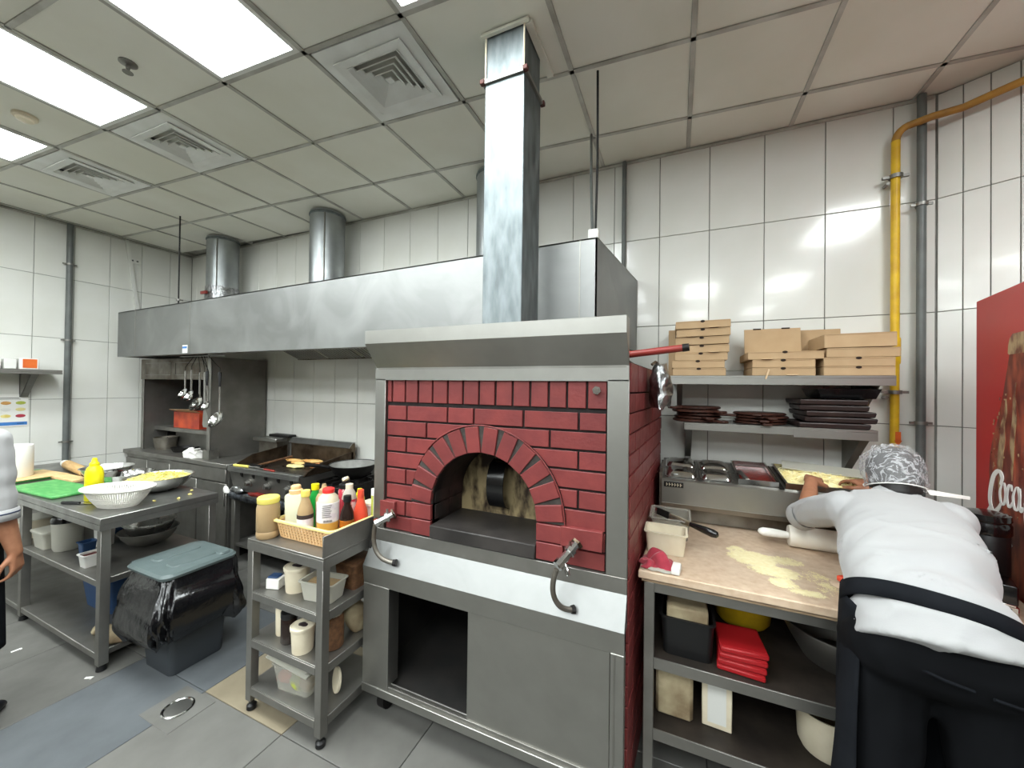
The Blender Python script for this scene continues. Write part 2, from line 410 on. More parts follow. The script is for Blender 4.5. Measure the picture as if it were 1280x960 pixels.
for y in gy0+gy:
    if y in (gy0[2], gy[2], gy[6]):
        ends = [XL] + [e for c in ((2, 4, 6, 8, 12) if y == gy[6] else (2, 4, 6, 8, 10, 12)) for e in (gx[c], gx[c+1])] + [2.98]
        for xa_, xb_ in zip(ends[0::2], ends[1::2]):
            MB().prism([(xa_, gp(xa_, y)-.011), (xb_, gp(xb_, y)-.011), (xb_, gp(xb_, y)+.011), (xa_, gp(xa_, y)+.011)], ZC-.002, ZC+.03, 'z').build('grid_runner', 'ceil_c', ceiling, smooth=False)
        continue
    b = MB(); pts = [(XL, gp(XL, y)-.011), (2.98, gp(2.98, y)-.011), (2.98, gp(2.98, y)+.011), (XL, gp(XL, y)+.011)]
    if y > 2.3:
        xe = (YB-.016-y)/SK
        pts = [(XL, gp(XL, y)-.011), (min(2.98,xe), gp(min(2.98,xe), y)-.011), (min(2.98,xe), gp(min(2.98,xe), y)+.011), (XL, gp(XL, y)+.011)]
    b.prism(pts, ZC-.002, ZC+.03, 'z').build('grid_runner', 'ceil_c', ceiling, smooth=False)
struct('trim_1', MB().box(XL, 1.24, YB-.012, YB-.001, ZC-.018, ZC-.003), 'ceil_c')
struct('trim_2', MB().box(XL+.001, XL+.014, -2.4, YB-.02, ZC-.018, ZC-.003), 'ceil_c')

names = {2: 'square lit ceiling panel at the far left edge of the ceiling', 4: 'long lit ceiling panel in the middle of the left row, beside the sprinkler',
         6: 'largest lit ceiling panel, nearest the square air vent', 8: 'lit ceiling panel cut off by the top edge left of the duct', 12: 'lit ceiling panel overhead at the far right, before the angled wall'}
gya = gy0+gy
for n, ci in enumerate((2, 4, 6, 8, 12, 102, 104, 106, 108, 110, 112, 202, 204, 206, 208, 210, 212)):
    j0 = 5 if ci < 100 else (1 if ci < 200 else -3)  # panels behind the viewer are added to light the back wall frontally
    c_ = ci % 100
    x0, x1 = gx[c_]+.011, gx[c_+1]-.011
    y0, y1 = gp((x0+x1)/2, gya[j0+4])+.012, gp((x0+x1)/2, gya[j0+6])-.012
    lab = names.get(ci, None)
    t = thing('ceiling_light', lab or 'added lit ceiling panel, unseen behind the viewer, %s row, %s from the left' % ('nearer' if ci < 200 else 'farther', {2:'first',4:'second',6:'third',8:'fourth',10:'fifth',12:'sixth'}[c_]), 'ceiling light', ((x0+x1)/2, (y0+y1)/2, ZC), group='lit ceiling panels')
    hx, hy = (x1-x0)/2, (y1-y0)/2
    fr = MB(); e = .022
    fr.box(-hx, hx, -hy, -hy+e, -.004, .03).box(-hx, hx, hy-e, hy, -.004, .03).box(-hx, -hx+e, -hy+e, hy-e, -.004, .03).box(hx-e, hx, -hy+e, hy-e, -.004, .03)
    SH = Matrix.Identity(4); SH[1][0] = SK
    fr.build('frame', 'vent', t, smooth=False, xf=SH)
    MB().box(-hx+e, hx-e, -hy+e, hy-e, .003, .012).build('diffuser', 'light', t, smooth=False, xf=SH)
vl = {7: 'dusty white square ceiling air vent nearest the duct', 4: 'white square ceiling air vent behind the middle lit panel', 2: 'white square ceiling air vent nearest the left wall'}
for (ci, j) in vents:
    x0, x1 = gx[ci]+.012, gx[ci+1]-.012; y0, y1 = gp((x0+x1)/2, gy[j])+.03, gp((x0+x1)/2, gy[j+1])-.03
    t = thing('ceiling_vent', vl[ci], 'vent', ((x0+x1)/2, (y0+y1)/2, ZC), rz=.03, group='square ceiling vents')
    hx, hy = (x1-x0)/2-.004, (y1-y0)/2-.004
    def ringm(o, i, z0, z1, b=None, zi=None):
        # square ring between outer half-size o and inner i, sloping
        b = b or MB(); k = hy/hx
        zi = z1 if zi is None else zi
        rr = [[(-o,-o*k,z0),(o,-o*k,z0),(o,o*k,z0),(-o,o*k,z0)], [(-i,-i*k,zi),(i,-i*k,zi),(i,i*k,zi),(-i,i*k,zi)],
              [(-i,-i*k,zi+.006),(i,-i*k,zi+.006),(i,i*k,zi+.006),(-i,i*k,zi+.006)], [(-o,-o*k,z0+.006),(o,-o*k,z0+.006),(o,o*k,z0+.006),(-o,o*k,z0+.006)]]
        rr.append(rr[0]); b.rings(rr, False); return b
    sk_ = lambda x: x*(SK-.03)
    b = MB(); pr = [[(-hx,-hy-.016+sk_(-hx),-.003),(hx,-hy-.016+sk_(hx),-.003),(hx,hy+.016+sk_(hx),-.003),(-hx,hy+.016+sk_(-hx),-.003)], [(-hx*.76,-hy*.76,-.003),(hx*.76,-hy*.76,-.003),(hx*.76,hy*.76,-.003),(-hx*.76,hy*.76,-.003)]]
    pr += [[(x,y,.02) for x,y,z in pr[1]], [(x,y,.02) for x,y,z in pr[0]]]; pr.append(pr[0]); b.rings(pr, False); b.build('surround', 'vent', t, smooth=False)
    ringm(hx*.78, hx*.60, -.014, -.006, zi=-.008).build('frame', 'vent', t, smooth=False)
    MB().box(-hx*.62, hx*.62, -hy*.62, hy*.62, .034, .04).build('back_plate', 'ventdark', t, smooth=False)
    ringm(hx*.62, hx*.6, -.006, .03, zi=.033).build('throat', 'ventdark', t, smooth=False)
    for q in (.60, .475, .35, .225):
        ringm(hx*q, hx*(q-.085), -.013, .004, zi=.006).build('vane', 'vent', t, smooth=False)
    MB().box(-hx*.07, hx*.07, -hy*.07, hy*.07, -.01, -.004).build('centre_plate', 'vent', t, smooth=False)

# sprinkler, smoke detector
t = thing('fire_sprinkler', 'small dark pendant sprinkler head on the ceiling between two lit panels', 'sprinkler', (-2.51, .933, ZC+.004))
MB().lathe([(.036,0),(.036,-.004),(.02,-.012),(.009,-.014)], n=20).build('rose', 'steel_dark', t)
MB().cyl((0,0,-.012),(0,0,-.03),.008).build('stem', 'steel_dark', t)
MB().lathe([(.002,-.046),(.021,-.046),(.021,-.049),(.002,-.049)], n=14).tube([(.008,0,-.028),(.012,0,-.038),(.004,0,-.047)], .002, 6).tube([(-.008,0,-.028),(-.012,0,-.038),(-.004,0,-.047)], .002, 6).build('deflector', 'steel_dark', t)
t = thing('smoke_detector', 'round cream smoke detector on the ceiling by the left edge', 'detector', (-3.58, .88, ZC+.004))
MB().lathe([(.052,0),(.052,-.014),(.048,-.018)], n=24).build('base', 'ivory', t)
MB().lathe([(.040,-.016),(.036,-.03),(.022,-.038),(.002,-.039)], n=24).build('dome', 'ivory', t)
# floor drain
t = thing('floor_drain', 'square steel floor drain with a round cover in the floor', 'drain', (-2.26, 1.075, 0.001))
MB().box(-.125,.125,-.1,.1,-.002,.002,.001).build('plate', 'floor', t)
MB().lathe([(.062,.002),(.066,.005),(.06,.007),(.055,.004)], n=28, cap=False).build('rim', 'chrome', t)
MB().lathe([(.001,.002),(.054,.002),(.052,.004),(.001,.0045)], n=28).build('cover', 'steel', t)
# ================================================================ exhaust hood and ducts
def W(t): return t
hx0, hx1, hy = -5.2, -.372, 1.9
t = thing('exhaust_hood', 'long stainless steel exhaust hood hung above the cooking line', 'hood', (hx0, hy, 1.876))
tz = lambda x: 2.325 + .055*(x-hx0)/(hx1-hx0)
MB().prism([(hx0,1.876),(hx1,1.876),(hx1,tz(hx1)),(hx0,tz(hx0))], hy, hy+.012, 'y').build('front_panel', 'steel_h', t, True, smooth=False)
for sx in (-4.86, -3.93, -.46):
    MB().box(sx-.003, sx+.003, hy-.003, hy, 1.88, tz(sx)-.004).build('seam', 'steel', t, True, smooth=False)
MB().tube([(-4.36,2.04,1.872),(-3.70,2.06,1.872)], .006, 8).box(-4.36,-4.35,1.93,2.05,1.872,1.884).box(-3.71,-3.70,1.93,2.07,1.872,1.884).build('hanging_rail', 'steel', t, True)
def slab(b, q, n):
    q = [Vector(p) for p in q]; n = Vector(n)
    A = [b.bm.verts.new(p) for p in q]; B_ = [b.bm.verts.new(p+n) for p in q]
    k = len(q); b.bm.faces.new(A); b.bm.faces.new(B_[::-1])
    for i in range(k): b.bm.faces.new((A[i], B_[i], B_[(i+1)%k], A[(i+1)%k]))
    return b
slab(MB(), [(hx1,hy,1.876),(-.255,2.7,1.876),(-.255,2.7,2.36),(hx1,hy,2.38)], (-.01,0,0)).build('end_panel', 'steel_h', t, True, smooth=False)
MB().box(hx0, hx0+.01, hy+.012, 2.70, 1.876, 2.325).build('end_panel', 'steel_h', t, True, smooth=False)
slab(MB(), [(hx0,hy,2.325),(hx1,hy,2.38),(-.255,2.7,2.36),(hx0,2.7,2.31)], (0,0,-.008)).build('top_panel', 'steel', t, True, smooth=False)
MB().box(hx0+.01, -.40, hy+.012, hy+.07, 1.876, 1.884).build('drip_tray', 'steel_dark', t, True, smooth=False)
MB().box(hx0+.02, -.40, hy+.28, 2.68, 2.02, 2.03).build('plenum_panel', 'steel_greasy', t, True, smooth=False)
for k in range(7):
    x0 = -3.46 + .435*k
    f = MB().prism([(2.585,1.862),(2.61,1.862),(2.61,1.874),(2.29,2.014),(2.26,2.014),(2.26,2.008),(2.585,1.872)], x0, x0+.012, 'x').box(x0+.012, x0+.43, 2.585, 2.61, 1.862, 1.874).build('filter', 'steel_greasy', t, True, smooth=False)
    sb = MB()
    for q in range(11):
        xx = x0+.02+.036*q
        slab(sb, [(xx,2.585,1.868),(xx+.02,2.585,1.868),(xx+.02,2.27,2.0),(xx,2.27,2.0)], (0,0,.008))
    sb.build('baffle', 'steel', f, True, smooth=False)
tag_ = MB().box(-4.03, -3.955, hy-.004, hy-.001, 1.885, 1.955).build('paper_tag', 'white', t, True, smooth=False)
MB().box(-4.025, -3.96, hy-.006, hy-.004, 1.925, 1.943).build('printed_band', 'blueprint', tag_, True, smooth=False)

def round_duct(name, label, x, y, r, z0, z1, mt='galv_d'):
    t = thing(name, label, 'duct', (x, y, z0), group='round extract ducts')
    MB().lathe([(r,0),(r,.9*(z1-z0)),(r,z1-z0)], n=40).build('pipe', mt, t)
    for k in (.12, .97): MB().lathe([(r+.001,(z1-z0)*k-.012),(r+.007,(z1-z0)*k-.006),(r+.007,(z1-z0)*k+.006),(r+.001,(z1-z0)*k+.012)], n=40, cap=False).build('joint_band', 'galv', t)
    MB().box(r*.62, r*.68, -r*.8, -r*.72, .02, z1-z0-.03).build('seam', 'steel_dark', t)
    return t
d1 = round_duct('round_duct', 'round steel duct with a foil wrapped foot, leftmost above the hood', -4.56, 2.50, .145, 2.325, 3.192)
def crumple(p, a, f): return Vector(p) + a*noise.noise_vector(Vector(p)*f)
b = MB(); rr = []
for i in range(7):
    z = .012*i
    rr.append([tuple(crumple((cos(2*pi*k/36)*(.162-.002*i), sin(2*pi*k/36)*(.162-.002*i), .02+z*4.4), .014, 14)) for k in range(36)])
b.rings(rr, False); b.build('foil_wrap', 'foil', d1)
MB().box(-.06, .04, -.180, -.164, .235, .265).build('red_tape', 'redpole', d1)
round_duct('round_duct', 'round steel duct above the hood, middle one of three', -2.975, 2.50, .148, 2.345, 3.192)
round_duct('round_duct', 'round steel duct behind the square flue', -1.235, 2.50, .148, 2.365, 3.192)

# square oven flue
t = thing('oven_flue', 'tall square galvanised flue rising from the brick oven to the ceiling', 'flue', (-.705, 1.59, 1.742))
fx0, fx1, fy0, fy1 = -.803, -.612, 1.492, 1.70
MB().box(fx0, fx1, fy0, fy1, 1.742, 2.985, .003).build('flue_section', 'galv', t, True)
MB().box(fx0+.004, fx1-.004, fy0+.004, fy1-.004, 2.985, 3.196, .003).build('flue_section', 'galv', t, True)
for z in (2.985,):
    f = MB()
    f.box(fx0-.012, fx1+.012, fy0-.012, fy0, z-.009, z+.009).box(fx0-.012, fx1+.012, fy1, fy1+.012, z-.009, z+.009)
    f.box(fx0-.012, fx0, fy0, fy1, z-.009, z+.009).box(fx1, fx1+.012, fy0, fy1, z-.009, z+.009).build('flange', 'steel_dark', t, True)
for a, c_ in ((fx0-.008, fy0-.008), (fx1+.008, fy0-.008), (fx1+.008, fy1+.006)):
    MB().box(a-.011, a+.011, c_-.011, c_+.011, 2.974, 2.996, .003).build('corner_clamp', 'rust', t, True)
f = MB()
f.box(fx0-.016, fx1+.02, fy0-.018, fy0-.002, 3.186, 3.198).box(fx1, fx1+.03, fy0, fy1+.1, 3.182, 3.198).build('sealant_collar', 'ceil', t, True)
for xx in (fx0+.003, fx1-.003): MB().tube([(xx, fy0-.002, 2.99), (xx, fy0-.002, 3.19)], .004, 6).build('sealant_bead', 'ivory', t, True)

# hangers, conduits, pipes
def pipe(name, label, pts, r, m, cat='pipe', clamps=(), n=12, group=None):
    t = thing(name, label, cat, pts[0], group=group)
    MB().tube(pts, r, n).build('tube', m, t, True)
    for c, ax in clamps:
        c = Vector(c)
        b = MB(); b.lathe([(r+.001,-.008),(r+.007,-.008),(r+.007,.008),(r+.001,.008)], tuple(c), n=14, cap=False)
        ay = Vector(ax); b.tube([c+ay*r, c+ay*(r+.03)], .006, 6); s_ = Vector((-ay.y, ay.x, 0))
        b.box(c.x-abs(s_.x)*(r+.02)-.005, c.x+abs(s_.x)*(r+.02)+.005, c.y-abs(s_.y)*(r+.02)-.005, c.y+abs(s_.y)*(r+.02)+.005, c.z-.006, c.z+.006)
        b.build('clamp', 'steel_dark', t, True)
    return t
pipe('grey_pipe', 'grey vertical pipe on the left white wall', [(XL+.028,1.672,.6),(XL+.028,1.672,3.19)], .024, 'greypipe', clamps=[((XL+.028,1.672,2.79),(-1,0,0)),((XL+.028,1.672,2.03),(-1,0,0)),((XL+.028,1.672,1.02),(-1,0,0))])
pipe('grey_pipe', 'dark grey vertical pipe in the right hand corner', [(1.172,2.672,.6),(1.172,2.672,3.19)], .019, 'greypipe', clamps=[((1.172,2.672,2.61),(0,1,0)),((1.172,2.672,1.46),(0,1,0))])
p0 = Vector((1.065, 2.665, 1.0)); zt = 3.035
pts = [p0, Vector((1.065,2.665,1.6)), Vector((1.065,2.665,2.4)), Vector((1.065,2.665,zt-.07))]
for a in range(1,7): pts.append(Vector((1.065+.06*(1-cos(a*pi/12)), 2.665-.012*a/6, zt-.07+.07*sin(a*pi/12))))
q0 = A0 + AD*.06 - AN*.065; q1 = A0 + AD*1.1 - AN*.065
pts += [Vector((1.19, 2.625, zt+.004)), Vector((q0.x+.03, q0.y-.02, zt+.012)), Vector((q0.x+.12, q0.y-.08, zt+.02)), Vector((q1.x, q1.y, zt+.10))]
tgas = thing('gas_pipe', 'yellow gas pipe rising right of the shelves and bending along the angled wall', 'pipe', p0)
MB().tube(pts[:4], .019, 12).build('riser', 'yellowpipe', tgas, True)
MB().tube(pts[3:], .018, 12).build('bend', 'ochrepipe', tgas, True)
for z in (2.775, 1.62):
    c = Vector((1.065,2.665,z)); MB().lathe([(.022,-.01),(.03,-.01),(.03,.01),(.022,.01)], tuple(c), n=14, cap=False).box(c.x-.055,c.x+.055,c.y-.008,c.y+.008,c.z-.007,c.z+.007).tube([c+Vector((-.03,.0,-.03)), c+Vector((-.03,.045,-.03))], .009, 6).build('clamp', 'steel_dark', tgas, True)
MB().box(1.06,1.082,2.641,2.644,1.36,1.41).prism([(1.055,1.365),(1.087,1.365),(1.071,1.335)],2.641,2.644,'y').build('flow_arrow', 'orange', tgas, True, smooth=False)
MB().lathe([(.0222,1.77),(.024,1.78),(.024,1.90),(.0222,1.91)], (1.065,2.665,0), n=12, cap=False).build('pipe_socket', 'yellowpipe', tgas, True)
pipe('conduit', 'thin grey conduit on the wall behind the right end of the hood', [(-.345,2.69,1.9),(-.345,2.69,3.19)], .015, 'greypipe')
MB_ = MB().lathe([(.016,0),(.034,-.002),(.03,-.02),(.017,-.03)], (-.345,2.688,3.19), n=16)
pipe('hanger_rod', 'thin threaded rod from the ceiling to the right corner of the hood', [(-.372,1.86,3.19),(-.388,1.96,2.8),(-.40,1.985,2.42)], .006, 'iron', 'rod')
pipe('conduit', 'pair of thin cables dropping to the white box on the hood corner, left one', [(-.50,2.32,3.19),(-.46,2.15,2.8),(-.415,1.98,2.45)], .008, 'greypipe')
t = thing('junction_box', 'small white box standing on the right corner of the hood', 'box', (-.405, 1.97, 2.372))
MB().box(-.026,.026,-.02,.02,.002,.075,.003).build('body', 'white', t)
MB().box(-.02,.02,-.022,-.019,.012,.065,.001).build('cover', 'whitepaint', t)
pipe('hanger_rod', 'thin rod hanging from the ceiling at the left part of the hood', [(-4.30,1.985,3.19),(-4.30,1.985,2.335)], .006, 'iron', 'rod', clamps=[((-4.30,1.985,2.40),(0,1,0))])
t = thing('cable_trunking', 'narrow white cable cover running aslant up the left wall', 'trunking', (XL+.012, 2.20, 2.0))
slab(MB(), [(XL+.004,2.085,3.19),(XL+.004,2.115,3.19),(XL+.004,2.275,2.0),(XL+.004,2.245,2.0)], (.016,0,0)).build('cover', 'whitepaint', t, True)
t = thing('wall_socket', 'small white socket plate high on the left wall', 'socket', (XL+.004, 2.17, 2.98))
MB().box(0,.012,-.045,.045,-.03,.03,.003).build('plate', 'whitepaint', t)
for k in (-.022, .02): MB().box(.012,.016,k-.008,k+.008,-.008,.008).build('socket_face', 'greypipe', t)

# wall shelf, boxes and poster on the left
t = thing('wall_shelf', 'grey steel wall shelf on the left wall above a poster', 'shelf', (XL+.17, 1.1, 1.70))
MB().box(XL+.001, XL+.30, .55, 1.56, 1.70, 1.724, .003).box(XL+.28, XL+.30, .55, 1.56, 1.684, 1.7).build('shelf_board', 'steel_dark', t, True)
for y in (1.38, .75):
    MB().prism([(XL+.001,1.70),(XL+.27,1.70),(XL+.27,1.685),(XL+.03,1.47),(XL+.001,1.47)], y, y+.006, 'y').box(XL+.001,XL+.02,y,y+.05,1.47,1.7).build('bracket', 'steel_dark', t, True)
    slab(MB(), [(XL+.03,y,1.47),(XL+.27,y,1.685),(XL+.27,y+.045,1.685),(XL+.03,y+.045,1.47)], (-.004,0,.004)).build('bracket_web', 'steel_dark', t, True)
def shelf_box(y, w, h, lab, m, face=None, x=.15):
    t = thing('carton', lab, 'box', (XL+x, y, 1.7245))
    MB().box(-.09,.09,-w/2,w/2,0,h,.004).build('body', m, t)
    if face: MB().box(.09,.0925,-w/2+.02,w/2-.012,.012,h-.008).build('printed_face', face, t)
    return t
shelf_box(1.375, .115, .1, 'orange and white carton at the right end of the left wall shelf', 'white', 'orange')
shelf_box(1.27, .07, .09, 'plain pale carton second from the end of the left wall shelf', 'whitepaint')
shelf_box(1.19, .06, .085, 'white carton furthest left in view on the left wall shelf', 'white', 'whitepaint')
t = thing('poster', 'white food hygiene poster with small food pictures below the wall shelf', 'poster', (XL+.003, 1.33, 1.33))
MB().box(0,.004,-.28,.105,-.13,.165).build('sheet', 'white', t, smooth=False)
MB().box(.004,.005,-.28,.10,-.12,-.09).build('blue_band', 'blueprint', t, smooth=False)
MB().box(.004,.005,-.2,.05,.128,.133).box(.004,.005,-.24,.06,.118,.121).box(.004,.005,.04,.08,-.108,-.102).build('heading_lines', 'labeld', t, smooth=False)
cols = [['slawg','meat'],['meat','whitepaint'],['cloth_red','slaw'],]
for r in range(3):
    for c in range(4):
        z = .085-.06*r; y = .06-.085*c
        k = ['slawg','bread','meat','spice','egg','whitepaint','green','sauce','cloth_red','slaw','bread','hotsauce'][(r*4+c)%12]
        b = MB().ell((.0045, y, z), .0012, .032, .016, 10, 6); b.build('food_picture', k, t)
# ================================================================ brick oven
oven = thing('pizza_oven', 'red brick pizza oven with an arched mouth and stainless steel frame', 'oven', (-.79, 1.5, 0))
cx, cz, r_i, R_o = -.798, 1.06, .265, .385
yF = 1.5
def archpts(r, n=24, z0=None):
    return [(cx - r*cos(pi*i/n), cz + r*sin(pi*i/n)) for i in range(n+1)]
# mortar wall with arched opening
pts = [(-1.40,.84),(cx-r_i,.84)] + archpts(r_i) + [(cx+r_i,.84),(-.172,.84),(-.172,1.65),(-1.40,1.65)]
MB().prism(pts, yF+.010, yF+.06, 'y').build('mortar_bed', 'mortar', oven, True, smooth=False)
# side mortar beds and core
sd = Vector((.07, 1.1, 0)).normalized(); sl = sqrt(.07**2+1.1**2); s0 = Vector((-.165, 1.5, 0)); srot = atan2(sd.y, sd.x)
slab(MB(), [(-.172,1.5,.02),(-.102,2.6,.02),(-.102,2.6,1.725),(-.172,1.5,1.725)], (-.06,0,0)).build('mortar_bed', 'mortar', oven, True, smooth=False)
MB().box(-1.40,-1.34,yF+.06,2.55,.84,1.72).build('side_wall', 'brick', oven, True, smooth=False)
MB().box(-1.34,-.17,1.9,2.55,.84,1.72).build('oven_core', 'innerbrick', oven, True, smooth=False)
MB().prism([(-1.40,1.70),(-.17,1.70),(-.17,1.73),(-1.40,1.73)], 1.5, 2.56, 'y').build('top_slab', 'slab', oven, True, smooth=False)
# arch lining (tunnel) and door
b = MB(); ro = [[(x, y, z) for x, z in [(cx-r_i,.84)]+archpts(r_i)+[(cx+r_i,.84)]] for y in (yF+.004, 1.79)]
for k in range(len(ro[0])-1): b.bm.faces.new([b.bm.verts.new(p) for p in (ro[0][k], ro[0][k+1], ro[1][k+1], ro[1][k])])
bmesh.ops.remove_doubles(b.bm, verts=b.bm.verts, dist=1e-5)
b.build('arch_lining', 'innerbrick', oven, True)
rowz = [1.525-.0785*k for k in range(9)]
# raised lining bricks on the left inner jamb
for k in range(3, 7):
    for q in range(2):
        MB().box(cx-r_i, cx-r_i+.006, yF+.02+.13*q, yF+.14+.13*q, max(.968, rowz[k+1])+.004, rowz[k]-.004, .002).build('lining_brick', 'innerbrick', oven, True)
door = MB().prism([(cx-r_i+.006,.966)]+archpts(r_i-.006)+[(cx+r_i-.006,.966)], 1.765, 1.785, 'y').build('oven_door', 'ovendoor', oven, True)
hb = MB(); hpts = []
for i in range(13):
    a = -1+2*i/12
    hpts.append((1.765-.085*sqrt(max(0,1-a*a))-.0, 1.125+.125*a))
rr = []
for (y, z) in hpts: rr.append([(-.865,y,z),(-.775,y,z),(-.775,y-.006,z),(-.865,y-.006,z)])
hb.rings(rr); hb.build('door_handle', 'blackshine', door, True)
MB().box(-.86,-.78,1.758,1.765,.975,1.0).box(-.86,-.78,1.758,1.765,1.25,1.27).build('handle_plate', 'ovendoor', door, True)
MB().box(cx-r_i+.001, cx+r_i-.001, 1.478, 1.79, .905, .966, .004).build('hearth_slab', 'slab', oven, True)

def pxx(px):   # facade x of an image column measured in the photo
    return 1.5*math.tan(math.atan((px-640)/471.76)-radians(23.61))
bx0, bx1 = -1.343, -.248
def brickpoly(x0, x1, z0, z1, side):
    if side == 0 or z0 >= cz+R_o: return [(x0,z0),(x1,z0),(x1,z1),(x0,z1)]
    def lim(z):
        return R_o if z <= cz else sqrt(max(0, R_o**2-(z-cz)**2))
    zs = [z0+(z1-z0)*i/5 for i in range(6)]; g = .004
    if side < 0:
        e = [(min(x1, cx-lim(z)-g), z) for z in zs]
        if max(p[0] for p in e) - x0 < .02: return None
        return [(x0,z0)] + [(max(p[0], x0+.002), p[1]) for p in e] + [(x0,z1)]
    e = [(max(x0, cx+lim(z)+g), z) for z in zs]
    if x1 - min(p[0] for p in e) < .02: return None
    return [(x1,z1)] + [(min(p[0], x1-.002), p[1]) for p in e[::-1]] + [(x1,z0)]
def brick(poly, y0=yF, y1=yF+.012, m='brick'):
    # drop repeated points
    q = []
    for p in poly:
        if not q or (abs(p[0]-q[-1][0])+abs(p[1]-q[-1][1])) > 2e-4: q.append(p)
    MB().prism(q, y0-random.random()*.003, y1, 'y', bev=.0015).build('brick', m, oven, True, smooth=False)
# soldier course
sx = [484, 490.5, 507, 523, 541, 560, 579, 599, 619.5, 641, 663, 686, 709, 734, 760]
sx = [pxx(p) for p in sx]
for a, b_ in zip(sx, sx[1:]): brick([(a+.005,1.539),(b_-.005,1.539),(b_-.005,1.648),(a+.005,1.648)])
j1 = [509, 560, 593, 655, 724]
full = [bx0]+[pxx(p) for p in j1]+[bx1]
for a, b_ in zip(full, full[1:]): brick([(a+.005,rowz[1]+.005),(b_-.005,rowz[1]+.005),(b_-.005,rowz[0]-.005),(a+.005,rowz[0]-.005)])
for k in range(1, 8):
    z1, z0 = rowz[k]-.005, max(.906, rowz[k+1]+.005)
    if z1-z0 < .02: continue
    L_ = [pxx(509)] if k % 2 == 0 else ([pxx(534)] if k == 1 else [])
    R_ = [pxx(724)] if k % 2 == 0 else ([pxx(688)] if k == 1 else [])
    xl = [bx0]+L_+[cx]
    for a, b_ in zip(xl, xl[1:]):
        p = brickpoly(a+.0045, b_-.0045, z0, z1, -1)
        if p: brick(p)
    xr = [cx]+R_+[bx1]
    for a, b_ in zip(xr, xr[1:]):
        p = brickpoly(a+.0045, b_-.0045, z0, z1, 1)
        if p: brick(p)
# voussoirs: straight bricks round the arch with wedge joints between
MB().prism([(x,z) for x,z in archpts(R_o-.002)] + [(x,z) for x,z in archpts(r_i+.001)][::-1], yF-.004, yF+.02, 'y').build('arch_mortar', 'archmortar', oven, True, smooth=False)
nv = 12
for k in range(nv):
    a = pi*(k+.5)/nv
    d = Vector((-cos(a), sin(a))); s_ = Vector((d.y, -d.x)); c_ = Vector((cx, cz))
    w0, w1 = .0325, .0345
    q = [c_+d*r_i-s_*w0, c_+d*r_i+s_*w0, c_+d*(R_o-.004)+s_*w1, c_+d*(R_o-.004)-s_*w1]
    MB().prism([(p.x,p.y) for p in q], yF-.012-random.random()*.003, yF+.02, 'y', bev=.002).build('arch_brick', 'brick', oven, True, smooth=False)
for sgn in (-1, 1):
    for z0, z1 in ((.985,1.056),(.908,.979)):
        xa, xb = sorted((cx+sgn*r_i, cx+sgn*(R_o-.004)))
        MB().box(xa, xb, yF-.012, yF+.02, z0, z1, .002).build('arch_brick', 'brick', oven, True, smooth=False)
tubep = [(cx+(R_o+.003)*cos(pi*i/30), yF-.013, cz+(R_o+.003)*sin(pi*i/30)) for i in range(0, 24)]
MB().tube([(cx+R_o+.003, yF-.013, .98)]+tubep, .0028, 6).build('thermocouple_wire', 'brick', oven, True)
# plinth bricks that carry the gas valves
MB().box(-1.362,-1.272,yF-.022,yF+.01,.965,1.045,.002).build('valve_brick', 'brick', oven, True)
MB().box(-.425,-.258,yF-.022,yF+.01,.985,1.062,.002).build('valve_brick', 'brick', oven, True)
# side bricks
SBM = {}
def sbrick(w, h):
    k = (round(w,3), round(h,3))
    if k not in SBM: SBM[k] = boxmesh('brick', w, .012, h, 'brick', .0015)
    return SBM[k]
zr = [1.722] + [1.603-.0795*k for k in range(20)] + [.03]
oi = ROOT[oven].inverted()
for k, (z1, z0) in enumerate(zip(zr, zr[1:])):
    if z1-z0 < .03: continue
    if k == 0: js = [0]+[.085*i for i in range(1, 12)]+[sl]
    else: js = [0]+[.11+.22*i if k % 2 else .22*(i+1) for i in range(5)]+[sl]
    js = [j for j in js if j <= sl]
    for a, b_ in zip(js, js[1:]):
        if b_-a < .04: continue
        c_ = s0 + sd*((a+b_)/2); c_.z = (z0+z1)/2
        place('brick', sbrick(b_-a-.004, z1-z0-.007), oven, oi @ (c_ + Vector((.0 - random.random()*.003, 0, 0))), (0,0,srot))
# steel frame
st = 'steel'
MB().box(-1.41,-1.345,yF-.014,yF+.02,.90,1.655,.002).build('corner_post', st, oven, True)
MB().box(-.246,-.165,yF-.014,yF+.004,.90,1.655,.002).build('corner_post', st, oven, True)
X0, X1 = -1.40, -.166
MB().prism([(1.486,1.648),(1.486,1.708),(1.50,1.708),(1.50,1.648)], X0-.01, X1, 'x').build('head_band', st, oven, True, smooth=False)
MB().prism([(1.486,1.708),(1.40,1.822),(1.404,1.825),(1.492,1.71)], X0, X1, 'x').build('visor', st, oven, True, smooth=False)
MB().prism([(1.40,1.822),(1.40,1.884),(1.405,1.886),(1.485,1.886),(1.485,1.882),(1.405,1.881),(1.405,1.824)], X0, X1, 'x', bev=.001).build('visor_lip', st, oven, True, smooth=False)
for xx in (X0, X1-.004): MB().prism([(1.486,1.708),(1.402,1.822),(1.402,1.884),(1.486,1.884)], xx, xx+.004, 'x').build('visor_cheek', st, oven, True, smooth=False)
MB().box(X0+.01, X1-.01, 1.485, 1.491, 1.70, 1.884).build('visor_back', 'steel_dark', oven, True, smooth=False)
MB().tube([(-.288,1.482,1.612),(-.288,1.497,1.612)], .017, 6).tube([(-.288,1.476,1.612),(-.288,1.484,1.612)], .011, 10).build('sight_plug', 'chrome', oven, True)
